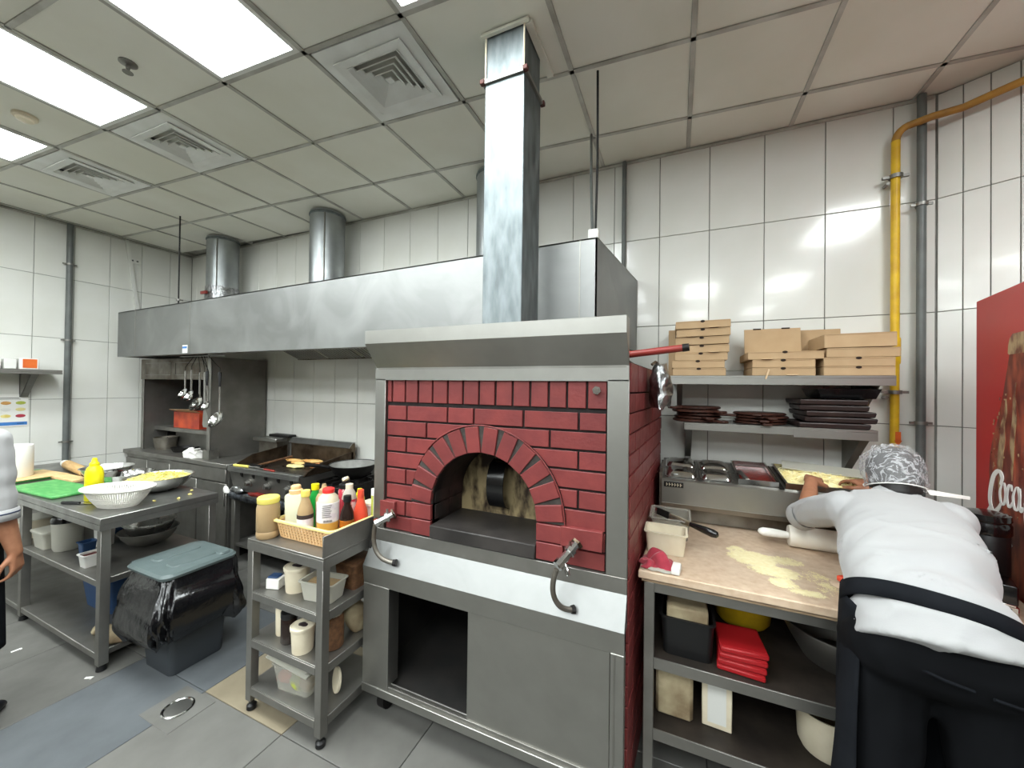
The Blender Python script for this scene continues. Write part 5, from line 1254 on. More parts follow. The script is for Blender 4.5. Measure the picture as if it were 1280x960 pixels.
t = thing('napkin_dispenser', 'small chrome and black napkin dispenser before the black canister', 'dispenser', (.99,1.815,zc), rz=-.35)
MB().box(-.035,.035,-.05,.05,0,.035,.003).build('base', 'chrome', t); MB().box(-.034,.034,-.049,.049,.035,.10,.006,2).build('cover', 'blackshine', t)
MB().box(-.02,.02,-.0515,-.05,.006,.028,.001).build('slot', 'iron', t); MB().box(-.028,.028,-.0525,-.05,.034,.041,.001).build('trim', 'chrome', t)

# under the counter
z5, z6 = .5625, .2855
t = tub('black_crate', 'black crate holding three pale loaf tins on the upper under shelf', (.045,1.80,z5), .19,.33,.15, 'black', taper=.92)
for k in range(3):
    MB().box(-.075,.075,-.14+.1*k,-.05+.1*k,.07,.185,.006).build('loaf_tin', 'dirtywhite', t)
t = thing('bucket', 'yellow bucket hanging in the shade at the back of the upper under shelf', 'bucket', (.285,2.04,z5))
MB().lathe([(.001,0),(.095,0),(.11,.02),(.125,.25),(.12,.25),(.10,.02),(.001,.01)], n=28, cap=False).build('bucket_body', 'yellowpipe', t)
for k in range(4):
    single('red_tray', MB().box(-.078,.078,-.085,.085,0,.018,.004).box(-.073,.073,-.08,-.075,.018,.024), 'red', ['red tray at the bottom of the stack under the counter','red tray second from the bottom of the stack','red tray third from the bottom of the stack','topmost red tray of the stack under the counter'][k], 'tray', (.232,1.715,z5+.025*k), .05*k-.08, group='stack of red trays')
t = thing('dough_basin', 'large dim dough basin under the counter by the man in white', 'basin', (.60,1.90,z5+.0045))
MB().lathe([(.001,0),(.12,0),(.16,.07),(.19,.135),(.197,.135),(.197,.128),(.166,.065),(.125,-.004),(.001,-.004)], n=40, cap=False).build('basin_body', 'steel_dark', t)
t = thing('dusty_box', 'floury pale box at the left of the lowest under shelf', 'box', (.0,1.78,z6)); MB().box(-.07,.07,-.1,.1,0,.19,.012).build('body', 'dirtywhite', t)
t = thing('white_carton', 'white carton beside the floury box on the lowest under shelf', 'box', (.155,1.76,z6), rz=-.05); MB().box(-.05,.055,-.06,.06,0,.185,.003).build('body', 'ivory', t); MB().box(-.03,.035,-.0615,-.06,.02,.17).build('label_face', 'whitepaint', t)
t = thing('tin_box', 'small dark tin on top of the white carton under the counter', 'tin', (.15,1.77,z6+.1855)); MB().box(-.045,.045,-.04,.04,0,.045,.004).build('body', 'iron', t)
t = thing('round_tub', 'round pale tub on the lowest under shelf near the man in white', 'tub', (.52,1.78,z6))
MB().lathe([(.001,0),(.075,0),(.085,.02),(.092,.15),(.088,.15),(.08,.02),(.001,.006)], n=28, cap=False).build('tub_body', 'ivory', t)

# wall shelves
t = thing('wall_shelf', 'upper steel wall shelf carrying pizza boxes', 'shelf', (.46,2.56,1.65), group=None)
sx0, sx1, sy = -.036, .966, 2.40
MB().box(sx0,sx1,sy,2.717,1.688,1.70,.001).box(sx0,sx1,sy,sy+.012,1.65,1.688,.001).box(sx0,sx1,2.705,2.717,1.70,1.74,.001).build('shelf_board', 'steel', t, True)
for x in (.0, .90):
    MB().prism([(2.717,1.688),(2.43,1.688),(2.45,1.66),(2.685,1.46),(2.717,1.46)], x, x+.03, 'x').build('bracket', 'steel_dark', t, True, smooth=False)
t = thing('wall_shelf', 'lower steel wall shelf carrying dark boards and pans', 'shelf', (.46,2.56,1.38))
lx0, lx1 = .04, .90
MB().box(lx0,lx1,sy,2.717,1.418,1.43,.001).box(lx0,.56,sy-.003,sy+.009,1.388,1.42,.001).box(.56,lx1,sy,sy+.012,1.378,1.418,.001).build('shelf_board', 'steel', t, True)
for x in (.05, .86):
    MB().prism([(2.717,1.418),(2.43,1.418),(2.45,1.395),(2.685,1.19),(2.685,1.15),(2.717,1.15)], x, x+.035, 'x').build('bracket', 'steel_dark', t, True, smooth=False)

# pizza boxes
def pbox(x0, x1, z, h, label, rz=0, tx=0, ty=0, d=.29, tab=None, notch=True, y=2.408, cat='pizza box', grp='flat pizza boxes on the upper shelf'):
    w_ = x1-x0
    t = thing('pizza_box', label, cat, ((x0+x1)/2, y+d/2, z), rot=(tx,ty,rz), group=grp)
    MB().box(-w_/2,w_/2,-d/2,d/2,0,h-.0015,.0015).build('box_body', 'card', t, smooth=False)
    MB().box(-w_/2+.002,w_/2-.002,-d/2-.002,d/2-.002,h-.006,h,.001).build('lid', 'card', t, smooth=False)
    if notch: MB().lathe([(.001,-.0015),(.012,-.0015),(.012,.001),(.001,.001)], n=14, sy=.55, m=Matrix.Translation((0,-d/2-.0022,h-.004)) @ Matrix.Rotation(pi/2,4,'X')).build('thumb_notch', 'cardin', t)
    if tab is not None: slab(MB(), [(tab-.028,-d/2-.001,.004),(tab+.028,-d/2-.001,.004),(tab+.022,-d/2-.016,.001),(tab-.022,-d/2-.016,.001)], (0,0,.0015)).build('tuck_flap', 'cardlight', t, smooth=False)
    return t
z = 1.7005; hh = .0425
L = [(-.023,.250,0,0,None),(-.028,.244,0,0,None),(-.012,.258,0,0,None),(-.01,.266,.0,-.012,.06),(-.01,.266,.0,-.02,None),(-.006,.272,.0,-.02,-.055),(-.012,.27,.02,-.012,.06)]
pl_ = ['lowest','second from the bottom','third from the bottom','middle','fifth from the bottom','second from the top','topmost']
for k, (a, b_, r, ty, tab) in enumerate(L):
    pbox(a, b_, z, hh, 'pizza box in the left stack on the upper shelf, %s of seven' % pl_[k], r, 0, ty, tab=tab); z += hh+.0012 + (.0032 if ty else 0)
t = thing('pizza_box', 'pizza box standing on edge behind the left stack', 'pizza box', (-.03,2.63,1.7005)); MB().box(-.02,.02,-.085,.07,0,.285,.002).build('box_body', 'card', t, smooth=False)
mz = 1.7005
pbox(.375,.655,mz,.042,'lowest pizza box of the middle stack, with a loose straw', tab=.04, notch=True)
pbox(.376,.654,mz+.0432,.042,'second pizza box of the middle stack, shaded by the one above')
pbox(.355,.690,mz+.0864,.042,'wide pizza box lying on the middle stack with its flap out', tab=-.08, d=.295)
t = thing('pizza_box', 'opened pizza box lid standing up on the middle stack', 'pizza box', (.50,2.60,mz+.1295), rot=(-.12,0,0)); MB().box(-.135,.14,-.003,.003,0,.15,.001).build('lid_panel', 'card', t, smooth=False)
for x in (-.07,.07): MB().box(x-.02,x+.02,-.005,.005,.146,.154,.001).build('slot', 'cardin', t, smooth=False)
t = thing('pizza_box', 'pizza box standing upright at the back between the middle and right stacks', 'pizza box', (.735,2.68,1.7005)); MB().box(-.115,.10,-.018,.018,0,.27,.002).build('box_body', 'card', t, smooth=False)
t = thing('wooden_stick', 'thin wooden stick hanging over the shelf edge from the middle stack', 'stick', (.44,2.395,1.70), rot=(.06,.28,0)); MB().box(-.004,.004,-.003,.001,-.02,.035).build('stick', 'cardlight', t, smooth=False)
rb = ['lowest','second','third','topmost']
pbox(.688,.966,mz,.045,'pizza box in the right stack, lowest of four')
pbox(.688,.966,mz+.0462,.045,'pizza box in the right stack, second of four, with a thumb notch')
pbox(.700,.985,mz+.0924,.046,'pizza box in the right stack, third of four, jutting right', notch=False)
pbox(.690,.972,mz+.142,.07,'pizza box in the right stack, deep topmost one', notch=False, ty=-.008)

# boards and pans on the lower shelf
def round_board(x, y, z, r, label, rz, h=.016):
    t = thing('serving_board', label, 'board', (x,y,z), rz=rz, group='dark round serving boards')
    MB().lathe([(.001,0),(r-.008,0),(r,.004),(r,h-.004),(r-.008,h),(.001,h)], n=40).build('board', 'wood_dark', t)
    MB().box(-.022,.022,-r-.07,-r+.012,.001,h-.001,.004).build('handle', 'wood_dark', t); return t
zz = 1.4305
for k in range(5):
    round_board(.115+.012*((k*7)%3-1), 2.55+.012*((k*5)%3-1), zz+.0185*k, .125+.004*((k*3)%2), 'dark round wooden serving board in the left pile, %s' % ['lowest','second from below','middle one','fourth from below','topmost'][k], [.9,.3,1.3,.8,-.9][k])
for k in range(4):
    round_board(.44+.006*((k*7)%3-1), 2.57, zz+.0165*k, .13, 'dark round wooden serving board in the middle pile, %s of four' % ['lowest','second','third','topmost'][k], [.05,-.06,.1,-.2][k], .014)
def sq_pan(x, y, z, s, label, rz):
    t = thing('square_pan', label, 'pan', (x,y,z), rz=rz, group='dark square pans')
    b = MB(); h = .026
    def q(k, zz_): return [(-k,-k,zz_),(k,-k,zz_),(k,k,zz_),(-k,k,zz_)]
    b.rings([q(s-.004,0),q(s,.004),q(s+.003,h-.005),q(s,h),q(s-.012,h),q(s-.016,h-.010)]); b.build('pan_body', 'pan_black', t, smooth=False)
    return t
for k in range(5):
    sq_pan(.745+.012*((k*3)%4-1.5), 2.55+.005*(k%2), zz+.0300*k, .143-.002*k, 'dark square pan in the right hand pile, %s of five' % ['lowest','second','third','fourth','topmost'][k], [.03,-.04,.05,-.06,.02][k])
t = thing('baking_tray', 'black baking tray pushed in above the pile of square pans', 'tray', (.79,2.57,zz+.153)); 
b = MB(); b.rings([[(-.10,-.12,0),(.12,-.12,0),(.12,.12,0),(-.10,.12,0)],[(-.12,-.14,.05),(.135,-.14,.05),(.135,.14,.05),(-.12,.14,.05)],[(-.115,-.135,.05),(.13,-.135,.05),(.13,.135,.05),(-.115,.135,.05)],[(-.097,-.117,.003),(.117,-.117,.003),(.117,.117,.003),(-.097,.117,.003)]]); b.build('tray_body', 'blackshine', t, smooth=False)

# red drinks cabinet
fd = Vector((-.187,-.982,0)).normalized(); fo = Vector((1.19,2.30,0))
fr_ = atan2(fd.y, fd.x)
t = thing('drinks_cabinet', 'tall red drinks cabinet with a printed bottle and white script lettering', 'cabinet', fo, rz=fr_)
# local: +x runs along the face towards the viewer, +y to the room side is the face normal (negative y outwards)
fw = .72
MB().box(0,fw,.012,.62,.06,2.017,.004).build('cabinet_body', 'fridge', t)
MB().box(.0,fw,-.004,.012,.10,2.017,.003).build('door', 'fridge', t)
MB().box(.02,fw-.02,.03,.6,0,.06).build('plinth', 'black', t)
prof = [(1.84,.055),(1.825,.075),(1.80,.085),(1.77,.088),(1.765,.08),(1.70,.10),(1.62,.125),(1.52,.165),(1.44,.205),(1.38,.228),(1.30,.236),(1.20,.23),(1.12,.214),(1.02,.19),(.92,.175),(.82,.18),(.72,.20),(.60,.215),(.50,.21),(.42,.19),(.40,.17)]
L_ = [(.36-w_, z) for z, w_ in prof]; R_ = [(.36+w_, z) for z, w_ in prof]
bt_ = MB().prism(L_ + R_[::-1], -.0055, -.003, 'y').build('printed_bottle', 'ink_red', t, smooth=False)
pc2 = [p for p in prof if p[0] > 1.74]
MB().prism([(.36-w_, z) for z, w_ in pc2]+[(.36+w_, z) for z, w_ in pc2][::-1], -.0068, -.0055, 'y').build('printed_neck', 'ink_glass', bt_, smooth=False)
for (a, zz0, zz1, w_) in ((-.62,1.60,1.18,.02),(-.25,1.66,1.30,.014),(.5,1.6,1.2,.02)):
    pp = []
    for i in range(9):
        zq = zz0+(zz1-zz0)*i/8
        wq = [w for (zp, w) in prof if zp <= zq][0]
        pp.append((.36+a*wq, zq))
    MB().prism([(x-w_*sin(pi*i/8)-.002, zq) for i,(x,zq) in enumerate(pp)]+[(x+w_*sin(pi*i/8)+.002, zq) for i,(x,zq) in enumerate(pp)][::-1], -.0068, -.0056, 'y').build('printed_highlight', 'ink_glass', bt_, smooth=False)
rnd = random.Random(2)
for i in range(46):
    zq = rnd.uniform(1.16,1.62); wq = [w for (zp, w) in prof if zp <= zq][0]; x = .36-wq+abs(rnd.gauss(0,.05)) if i < 26 else .36+rnd.uniform(-.9,.9)*wq
    MB().ell((x,-.006,zq), .0045*rnd.uniform(.5,1.2), .0015, .006*rnd.uniform(.5,1.3), 8, 5).build('printed_droplet', 'ink_glass', bt_)
# script lettering as flat strokes: list of (polyline, width)
def stroke(pts, wd, sm=8, name='letter_stroke'):
    P = [Vector((a,b)) for a,b in pts]; Q = []
    for i in range(len(P)-1):
        p0, p1, p2, p3 = P[max(i-1,0)], P[i], P[i+1], P[min(i+2,len(P)-1)]
        for k in range(sm):
            s = k/sm; Q.append(.5*((2*p1)+(p2-p0)*s+(2*p0-5*p1+4*p2-p3)*s*s+(3*p1-p0-3*p2+p3)*s**3))
    Q.append(P[-1]); n = len(Q); A, B_ = [], []
    for i, q in enumerate(Q):
        d = (Q[min(i+1,n-1)]-Q[max(i-1,0)]).normalized(); nn = Vector((-d.y,d.x)); w = 1.35*wd*(.4+.6*abs(d.y)**1.2)
        w *= min(1, .35+4*i/n, .35+4*(n-1-i)/n)
        A.append(q+nn*w); B_.append(q-nn*w)
    b = MB()
    for i in range(n-1):
        v = [b.bm.verts.new((p.x, -.0085, p.y)) for p in (A[i],A[i+1],B_[i+1],B_[i])]; b.bm.faces.new(v)
    bmesh.ops.remove_doubles(b.bm, verts=b.bm.verts, dist=1e-5)
    r = bmesh.ops.extrude_face_region(b.bm, geom=list(b.bm.faces)); bmesh.ops.translate(b.bm, vec=(0,.002,0), verts=[v for v in r['geom'] if isinstance(v, bmesh.types.BMVert)])
    b.build(name, 'ink_white', bt_, smooth=False)
def glyphC(x, z, s, tail=True):
    stroke([(x+.085*s,z+.115*s),(x+.10*s,z+.145*s),(x+.075*s,z+.165*s),(x+.035*s,z+.14*s),(x+.008*s,z+.08*s),(x+.006*s,z+.03*s),(x+.035*s,z+.0*s),(x+.07*s,z+.018*s),(x+.095*s,z+.05*s)], .0105*s)
def glyph_o(x, z, s): stroke([(x+.02*s,z+.078*s),(x+.001*s,z+.04*s),(x+.012*s,z+.0*s),(x+.034*s,z+.006*s),(x+.044*s,z+.042*s),(x+.034*s,z+.078*s),(x+.02*s,z+.078*s)], .0058*s)
def glyph_c(x, z, s): stroke([(x+.036*s,z+.060*s),(x+.032*s,z+.079*s),(x+.014*s,z+.074*s),(x+.001*s,z+.035*s),(x+.012*s,z+.0*s),(x+.030*s,z+.006*s),(x+.040*s,z+.022*s)], .0058*s)
def glyph_a(x, z, s): glyph_o(x, z, s); stroke([(x+.048*s,z+.080*s),(x+.044*s,z+.03*s),(x+.052*s,z+.001*s),(x+.066*s,z+.018*s)], .006*s)
def glyph_l(x, z, s): stroke([(x,z+.03*s),(x+.03*s,z+.09*s),(x+.045*s,z+.15*s),(x+.03*s,z+.155*s),(x+.018*s,z+.09*s),(x+.018*s,z+.02*s),(x+.032*s,z+.002*s),(x+.05*s,z+.02*s)], .0085*s)
s = 1.0; zb_ = 1.155; x = .135
glyphC(x, zb_, s)
stroke([(x+.012,zb_+.02),(x-.012,zb_-.025),(x+.005,zb_-.06),(x+.06,zb_-.05),(x+.12,zb_-.055),(x+.17,zb_-.095)], .010)
glyph_o(x+.082, zb_+.045, 1.); glyph_c(x+.134, zb_+.047, 1.); glyph_a(x+.178, zb_+.049, 1.)
stroke([(x+.252,zb_+.078),(x+.272,zb_+.082)], .012)
glyphC(x+.262, zb_-.01, 1.05); glyph_o(x+.345, zb_+.03, .95); glyph_l(x+.395, zb_+.03, .95); glyph_a(x+.43, zb_+.03, .95)
# ================================================================ people
def blobmesh(name, specs, voxel, smooth_it=4, extra=None):
    bm = bmesh.new()
    def sph(c, r, seg=12):
        res = bmesh.ops.create_icosphere(bm, subdivisions=2, radius=r, matrix=Matrix.Translation(c)); return res['verts']
    for s in specs:
        if s[0] == 'cap':
            _, p0, r0, p1, r1 = s
            tmp = bmesh.new()
            bmesh.ops.create_icosphere(tmp, subdivisions=2, radius=r0, matrix=Matrix.Translation(Vector(p0)))
            bmesh.ops.create_icosphere(tmp, subdivisions=2, radius=r1, matrix=Matrix.Translation(Vector(p1)))
            r = bmesh.ops.convex_hull(tmp, input=tmp.verts)
            bmesh.ops.delete(tmp, geom=[g for g in r['geom_interior'] if isinstance(g, bmesh.types.BMVert)], context='VERTS')
            me = bpy.data.meshes.new('t'); tmp.to_mesh(me); tmp.free(); bm.from_mesh(me); bpy.data.meshes.remove(me)
        elif s[0] == 'ell':
            _, c, rad, rot = s
            m = Matrix.Translation(Vector(c)) @ (rot.to_4x4() if rot is not None else Matrix.Identity(4)) @ Matrix.Diagonal((*rad, 1))
            bmesh.ops.create_icosphere(bm, subdivisions=3, radius=1, matrix=m)
        elif s[0] == 'rings':
            R = [[bm.verts.new(p) for p in r] for r in s[1]]; n = len(R[0]); fs = []
            for a, b in zip(R, R[1:]):
                for i in range(n): fs.append(bm.faces.new((a[i], a[(i+1)%n], b[(i+1)%n], b[i])))
            fs.append(bm.faces.new(R[0][::-1])); fs.append(bm.faces.new(R[-1]))
            bmesh.ops.recalc_face_normals(bm, faces=fs)
    me = bpy.data.meshes.new(name); bm.to_mesh(me); bm.free()
    o = bpy.data.objects.new('tmp', me); C.objects.link(o)
    r = o.modifiers.new('r', 'REMESH'); r.mode = 'VOXEL'; r.voxel_size = voxel
    sm = o.modifiers.new('s', 'SMOOTH'); sm.factor = .5; sm.iterations = smooth_it
    dg = bpy.context.evaluated_depsgraph_get(); ev = o.evaluated_get(dg)
    m2 = bpy.data.meshes.new_from_object(ev); m2.name = name
    bpy.data.objects.remove(o); bpy.data.meshes.remove(me)
    if extra:
        for v in m2.vertices: v.co = extra(v.co.copy(), v.normal.copy())
    return m2

def hand(specs, wrist, d, up, side, curl=.5, k=1., spread=.10, thumb_in=.3):
    """palm and five fingers. d: finger direction, up: back of hand, side: +1 thumb towards d x up."""
    d = Vector(d).normalized(); up = Vector(up); up = (up-d*up.dot(d)).normalized(); lat = d.cross(up)*side
    w0 = Vector(wrist)
    for f, off in ((0,-.026),(1,-.009),(2,.009),(3,.026)):
        specs.append(('cap', w0+lat*off*.55, .0155*k, w0+d*.078*k+lat*off*k, .0115*k))
    lens = [.060,.072,.078,.066]; rad = [.0078,.0086,.0088,.0086]
    for f in range(4):
        off = (-.029+.0193*f)*k
        p = w0+d*.08*k+lat*off; ang = .25*curl; dirn = d.copy()
        q = 0
        for seg, fr in enumerate((.45,.31,.24)):
            ang += curl*(.55+.25*seg)
            dirn = (d*cos(ang) - up*sin(ang) + lat*spread*(f-1.5)*.8).normalized()
            p2 = p+dirn*lens[f]*fr*k
            specs.append(('cap', p, rad[f]*k*(1-.06*seg), p2, rad[f]*k*(.94-.08*seg))); p = p2
    t0 = w0+d*.02*k+lat*.024*k-up*.006
    t1 = t0+(d*.55+lat*.75-up*.25).normalized()*.036*k
    t2 = t1+(d*.85+lat*(.5-thumb_in)-up*.35).normalized()*.030*k
    t3 = t2+(d*.95-lat*thumb_in-up*.35).normalized()*.024*k
    specs += [('cap', t0, .0145*k, t1, .0112*k), ('cap', t1, .0108*k, t2, .0098*k), ('cap', t2, .0096*k, t3, .0078*k)]

def head(specs, c, f, up, k=1.):
    """head with face: centre c, facing f."""
    f = Vector(f).normalized(); up = Vector(up); up = (up-f*up.dot(f)).normalized(); r = f.cross(up)
    rot = Matrix((r, f, up)).transposed()
    P = lambda x, y, z: Vector(c)+(r*x+f*y+up*z)*k
    specs += [('ell', P(0,-.012,.03), (.074*k,.092*k,.085*k), rot), ('ell', P(0,.02,-.03), (.060*k,.070*k,.082*k), rot),
              ('ell', P(0,.045,-.075), (.040*k,.038*k,.030*k), rot),
              ('cap', P(0,.085,.008), .0085*k, P(0,.104,-.028), .0125*k), ('cap', P(-.014,.088,-.03), .008*k, P(.014,.088,-.03), .008*k),
              ('cap', P(-.02,.080,-.060), .0065*k, P(.02,.080,-.060), .0065*k), ('cap', P(-.016,.078,-.071), .0068*k, P(.016,.078,-.071), .0068*k),
              ('cap', P(-.045,.066,.026), .011*k, P(-.012,.082,.022), .010*k), ('cap', P(.045,.066,.026), .011*k, P(.012,.082,.022), .010*k),
              ('ell', P(-.042,.055,-.022), (.02*k,.018*k,.018*k), rot), ('ell', P(.042,.055,-.022), (.02*k,.018*k,.018*k), rot)]
    for s in (-1,1):
        specs += [('ell', P(s*.077,-.008,-.004), (.008*k,.019*k,.031*k), rot), ('ell', P(s*.079,-.004,-.028), (.007*k,.010*k,.010*k), rot)]
    return P, rot

def eyes(root, body, P, k=1.):
    for s in (-1,1):
        MB().ell(tuple(P(s*.031,.070,.004)), .0125*k,.0125*k,.0105*k, 14, 10).build('eye', 'white', body, True)
        MB().ell(tuple(P(s*.031,.0805,.004)), .0052*k,.0030*k,.0052*k, 12, 8).build('pupil', 'black', body, True)
        MB().tube([tuple(P(s*.014,.088,.026)), tuple(P(s*.03,.086,.032)), tuple(P(s*.048,.074,.027))], [.003,.004,.002], 6).build('eyebrow', 'hair', body, True)
    MB().tube([tuple(P(-.018,.0875,-.0655)), tuple(P(0,.0895,-.0660)), tuple(P(.018,.0875,-.0655))], .0016, 5).build('mouth_line', 'cloth_red', body, True)

def to_local(me, root):
    me.transform(ROOT[root].inverted()); return me

def ellipse_ring(c, tan, right, rw, rd, n=36, f=None):
    tan = Vector(tan).normalized(); right = Vector(right); right = (right-tan*right.dot(tan)).normalized(); nb = right.cross(tan)
    o = []
    for i in range(n):
        a = 2*pi*i/n; k = f(a) if f else 1
        # superellipse for a fuller body section
        ca, sa = cos(a), sin(a)
        o.append(tuple(Vector(c)+right*rw*k*math.copysign(abs(ca)**.85, ca)+nb*rd*k*math.copysign(abs(sa)**.85, sa)))
    return o

# ---------------- the cook bending over the counter
RT = Vector((.985,-.17,0)).normalized()
cook = thing('person', 'cook in a white shirt, black apron and hairnet bending over the counter', 'person', (.63,1.40,0))
FW = Vector((.17,.985,0)).normalized()
hipL, hipR = Vector((.545,1.425,.90)), Vector((.725,1.395,.90))
knL, knR = Vector((.53,1.40,.48)), Vector((.755,1.36,.48))
anL, anR = Vector((.525,1.36,.085)), Vector((.77,1.31,.085))
shL, shR = Vector((.575,1.83,1.185)), Vector((.855,1.80,1.185))
elL, wrL = Vector((.520,2.015,1.085)), Vector((.585,2.205,1.195))
elR, wrR = Vector((.885,2.03,1.09)), Vector((.815,2.20,1.185))
S = []
spine = [((.635,1.41,.93),.105),((.64,1.48,1.05),.105),((.69,1.64,1.105),.11),((.735,1.79,1.15),.10),((.752,1.86,1.20),.055)]
for (a, ra), (b_, rb_) in zip(spine, spine[1:]): S.append(('cap', a, ra, b_, rb_))
S += [('cap', hipL, .085, hipR, .085), ('cap', (.65,1.80,1.165), .06, shL, .05), ('cap', (.82,1.78,1.165), .06, shR, .05)]
for h_, k_, a_ in ((hipL,knL,anL),(hipR,knR,anR)):
    S += [('cap', h_, .078, k_, .052), ('cap', k_, .052, k_+(a_-k_)*.35+Vector((0,-.012,0)), .05), ('cap', k_+(a_-k_)*.35+Vector((0,-.012,0)), .05, a_, .032)]
    S += [('cap', a_+Vector((0,-.02,-.05)), .03, a_+FW*.14+Vector((0,0,-.06)), .024)]
for s_, e_, w_ in ((shL,elL,wrL),(shR,elR,wrR)):
    S += [('cap', s_, .05, e_, .038), ('cap', e_, .036, e_+(w_-e_)*.35, .037), ('cap', e_+(w_-e_)*.35, .037, w_, .024)]
hand(S, wrL, (wrL-elL)+Vector((.05,.1,-.10)), (.1,-.2,1), 1, curl=.75)
hand(S, wrR, (wrR-elR)+Vector((-.10,.1,-.02)), (.1,-.15,1), -1, curl=.55)
hc = Vector((.772,1.945,1.288)); hf = Vector((.13,.93,-.42)); hu = Vector((.06,.42,.93))
S += [('cap', (.75,1.85,1.19), .055, tuple(hc+Vector((0,-.035,-.05))), .052)]
P, rot = head(S, hc, hf, hu, .93)
body = link('body', to_local(blobmesh('body', S, .0058, 5), cook), 'skin', cook, ang=180)
eyes(cook, body, P, .93)
# hair cap
def cap_mesh(root, P, rot, k, name, m, grow, zcut, puff=0., amp=0., parent=None, u=48, v=26, nape=0.):
    b = MB(); rr = []
    for i in range(v+1):
        th = pi*.5*1.5*i/v   # from crown down
        ring = []
        for q in range(u):
            a = 2*pi*q/u
            x, y, z = sin(th)*cos(a), sin(th)*sin(a), cos(th)
            z0_ = z
            pz = .03+(.088+grow)*z
            low = zcut + (.055 if y > .3 else 0)*max(0, y) - nape*max(0, -y)
            s_ = 1+puff*sin(th)-(.10 if th > pi/2 else 0)*((th-pi/2)/(pi*.25))**2
            n_ = amp*noise.noise(Vector((x*5, y*5, z*5)))
            if th > pi/2: pz = .03+(low-.03)*(th-pi/2)/(pi*.25); x, y = cos(a), sin(a)
            ring.append(tuple(P((.077+grow+n_)*x*s_, -.012+(.095+grow+n_)*y*s_, pz+n_)))
        rr.append(ring)
    b.rings(rr[::-1], True)
    return b.build(name, m, parent or root, True, ang=180)
hair = cap_mesh(cook, P, rot, .93, 'hair', 'hair', .007, -.055, parent=body, nape=.05)
net = cap_mesh(cook, P, rot, .93, 'hairnet', 'net', .018, -.052, .04, .012, parent=body)
b = MB(); el = [tuple(P(.094*cos(a), -.012+.111*sin(a), -.053+.05*max(0,sin(a)))) for a in [2*pi*q/48 for q in range(49)]]
b.tube(el, .0022, 6).build('elastic_band', 'white', net, True)
slab(MB(), [tuple(P(.075,-.07,-.055)), tuple(P(.08,-.08,-.075)), (.965,1.90,1.238), (.968,1.905,1.246)], (0,.002,.002)).build('hairnet_tie', 'paper', net, True, smooth=False)
# trousers
S = [('cap', hipL, .103, hipR, .103), ('cap', (.55,1.385,.93), .108, (.715,1.365,.93), .108), ('cap', (.56,1.43,1.0), .09, (.72,1.40,1.0), .09)]
for h_, k_, a_ in ((hipL,knL,anL),(hipR,knR,anR)): S += [('cap', h_, .102, k_, .078), ('cap', k_, .078, a_+Vector((0,-.01,.0)), .066)]
def trf(co, n):
    a = noise.noise(Vector((co.x*7, co.y*7, co.z*11)))
    return co + n*(.006*a+.004*sin(co.z*42+co.x*18)*max(0, .95-co.z))
tro = link('trousers', to_local(blobmesh('trousers', S, .011, 5, trf), cook), 'trouser', cook, ang=180)
b = MB(); 
for pts in ([(.56,1.283,.93),(.60,1.262,.925),(.65,1.262,.915)], [(.68,1.258,.91),(.73,1.262,.90),(.78,1.285,.895)]): b.tube(pts, .004, 6)
b.build('pocket_seam', 'apron', tro, True)
for a_ in (anL, anR):
    b = MB(); q = []
    for y, w_, h_ in ((-.075,.028,.05),(-.05,.038,.075),(.0,.042,.085),(.06,.044,.06),(.13,.046,.05),(.17,.038,.04),(.19,.02,.025)):
        c = Vector((a_.x, a_.y, 0))+FW*y
        q.append([tuple(c+RT*w_*cos(t_)+Vector((0,0,.002+h_*.5*(1+sin(t_))))) for t_ in [2*pi*i/16 for i in range(16)]])
    b.rings(q); b.build('shoe', 'shoe', cook, True)
# shirt
sp = [((.628,1.352,.945),.170,.13),((.630,1.378,.985),.166,.136),((.632,1.44,1.035),.150,.126),((.648,1.50,1.068),.160,.122),((.676,1.60,1.10),.172,.122),((.705,1.70,1.13),.172,.120),((.722,1.78,1.155),.172,.106),((.745,1.835,1.18),.155,.085),((.756,1.875,1.20),.085,.062),((.760,1.89,1.215),.062,.052)]
rr = []
for i, (c, rw, rd) in enumerate(sp):
    a, b_ = Vector(sp[max(i-1,0)][0]), Vector(sp[min(i+1,len(sp)-1)][0])
    rr.append(ellipse_ring(c, b_-a, RT, rw, rd))
S = [('rings', rr)]
for s_, e_, mid in ((shL,elL,.0),(shR,elR,.0)):
    S += [('cap', s_+Vector((0,-.03,-.005)), .066, s_+(e_-s_)*.55, .062), ('cap', s_+(e_-s_)*.55, .062, e_+(e_-s_)*.08, .056)]
BC = Vector((.627,1.408,1.008)); BT = Vector((.03,.085,.11)).normalized()
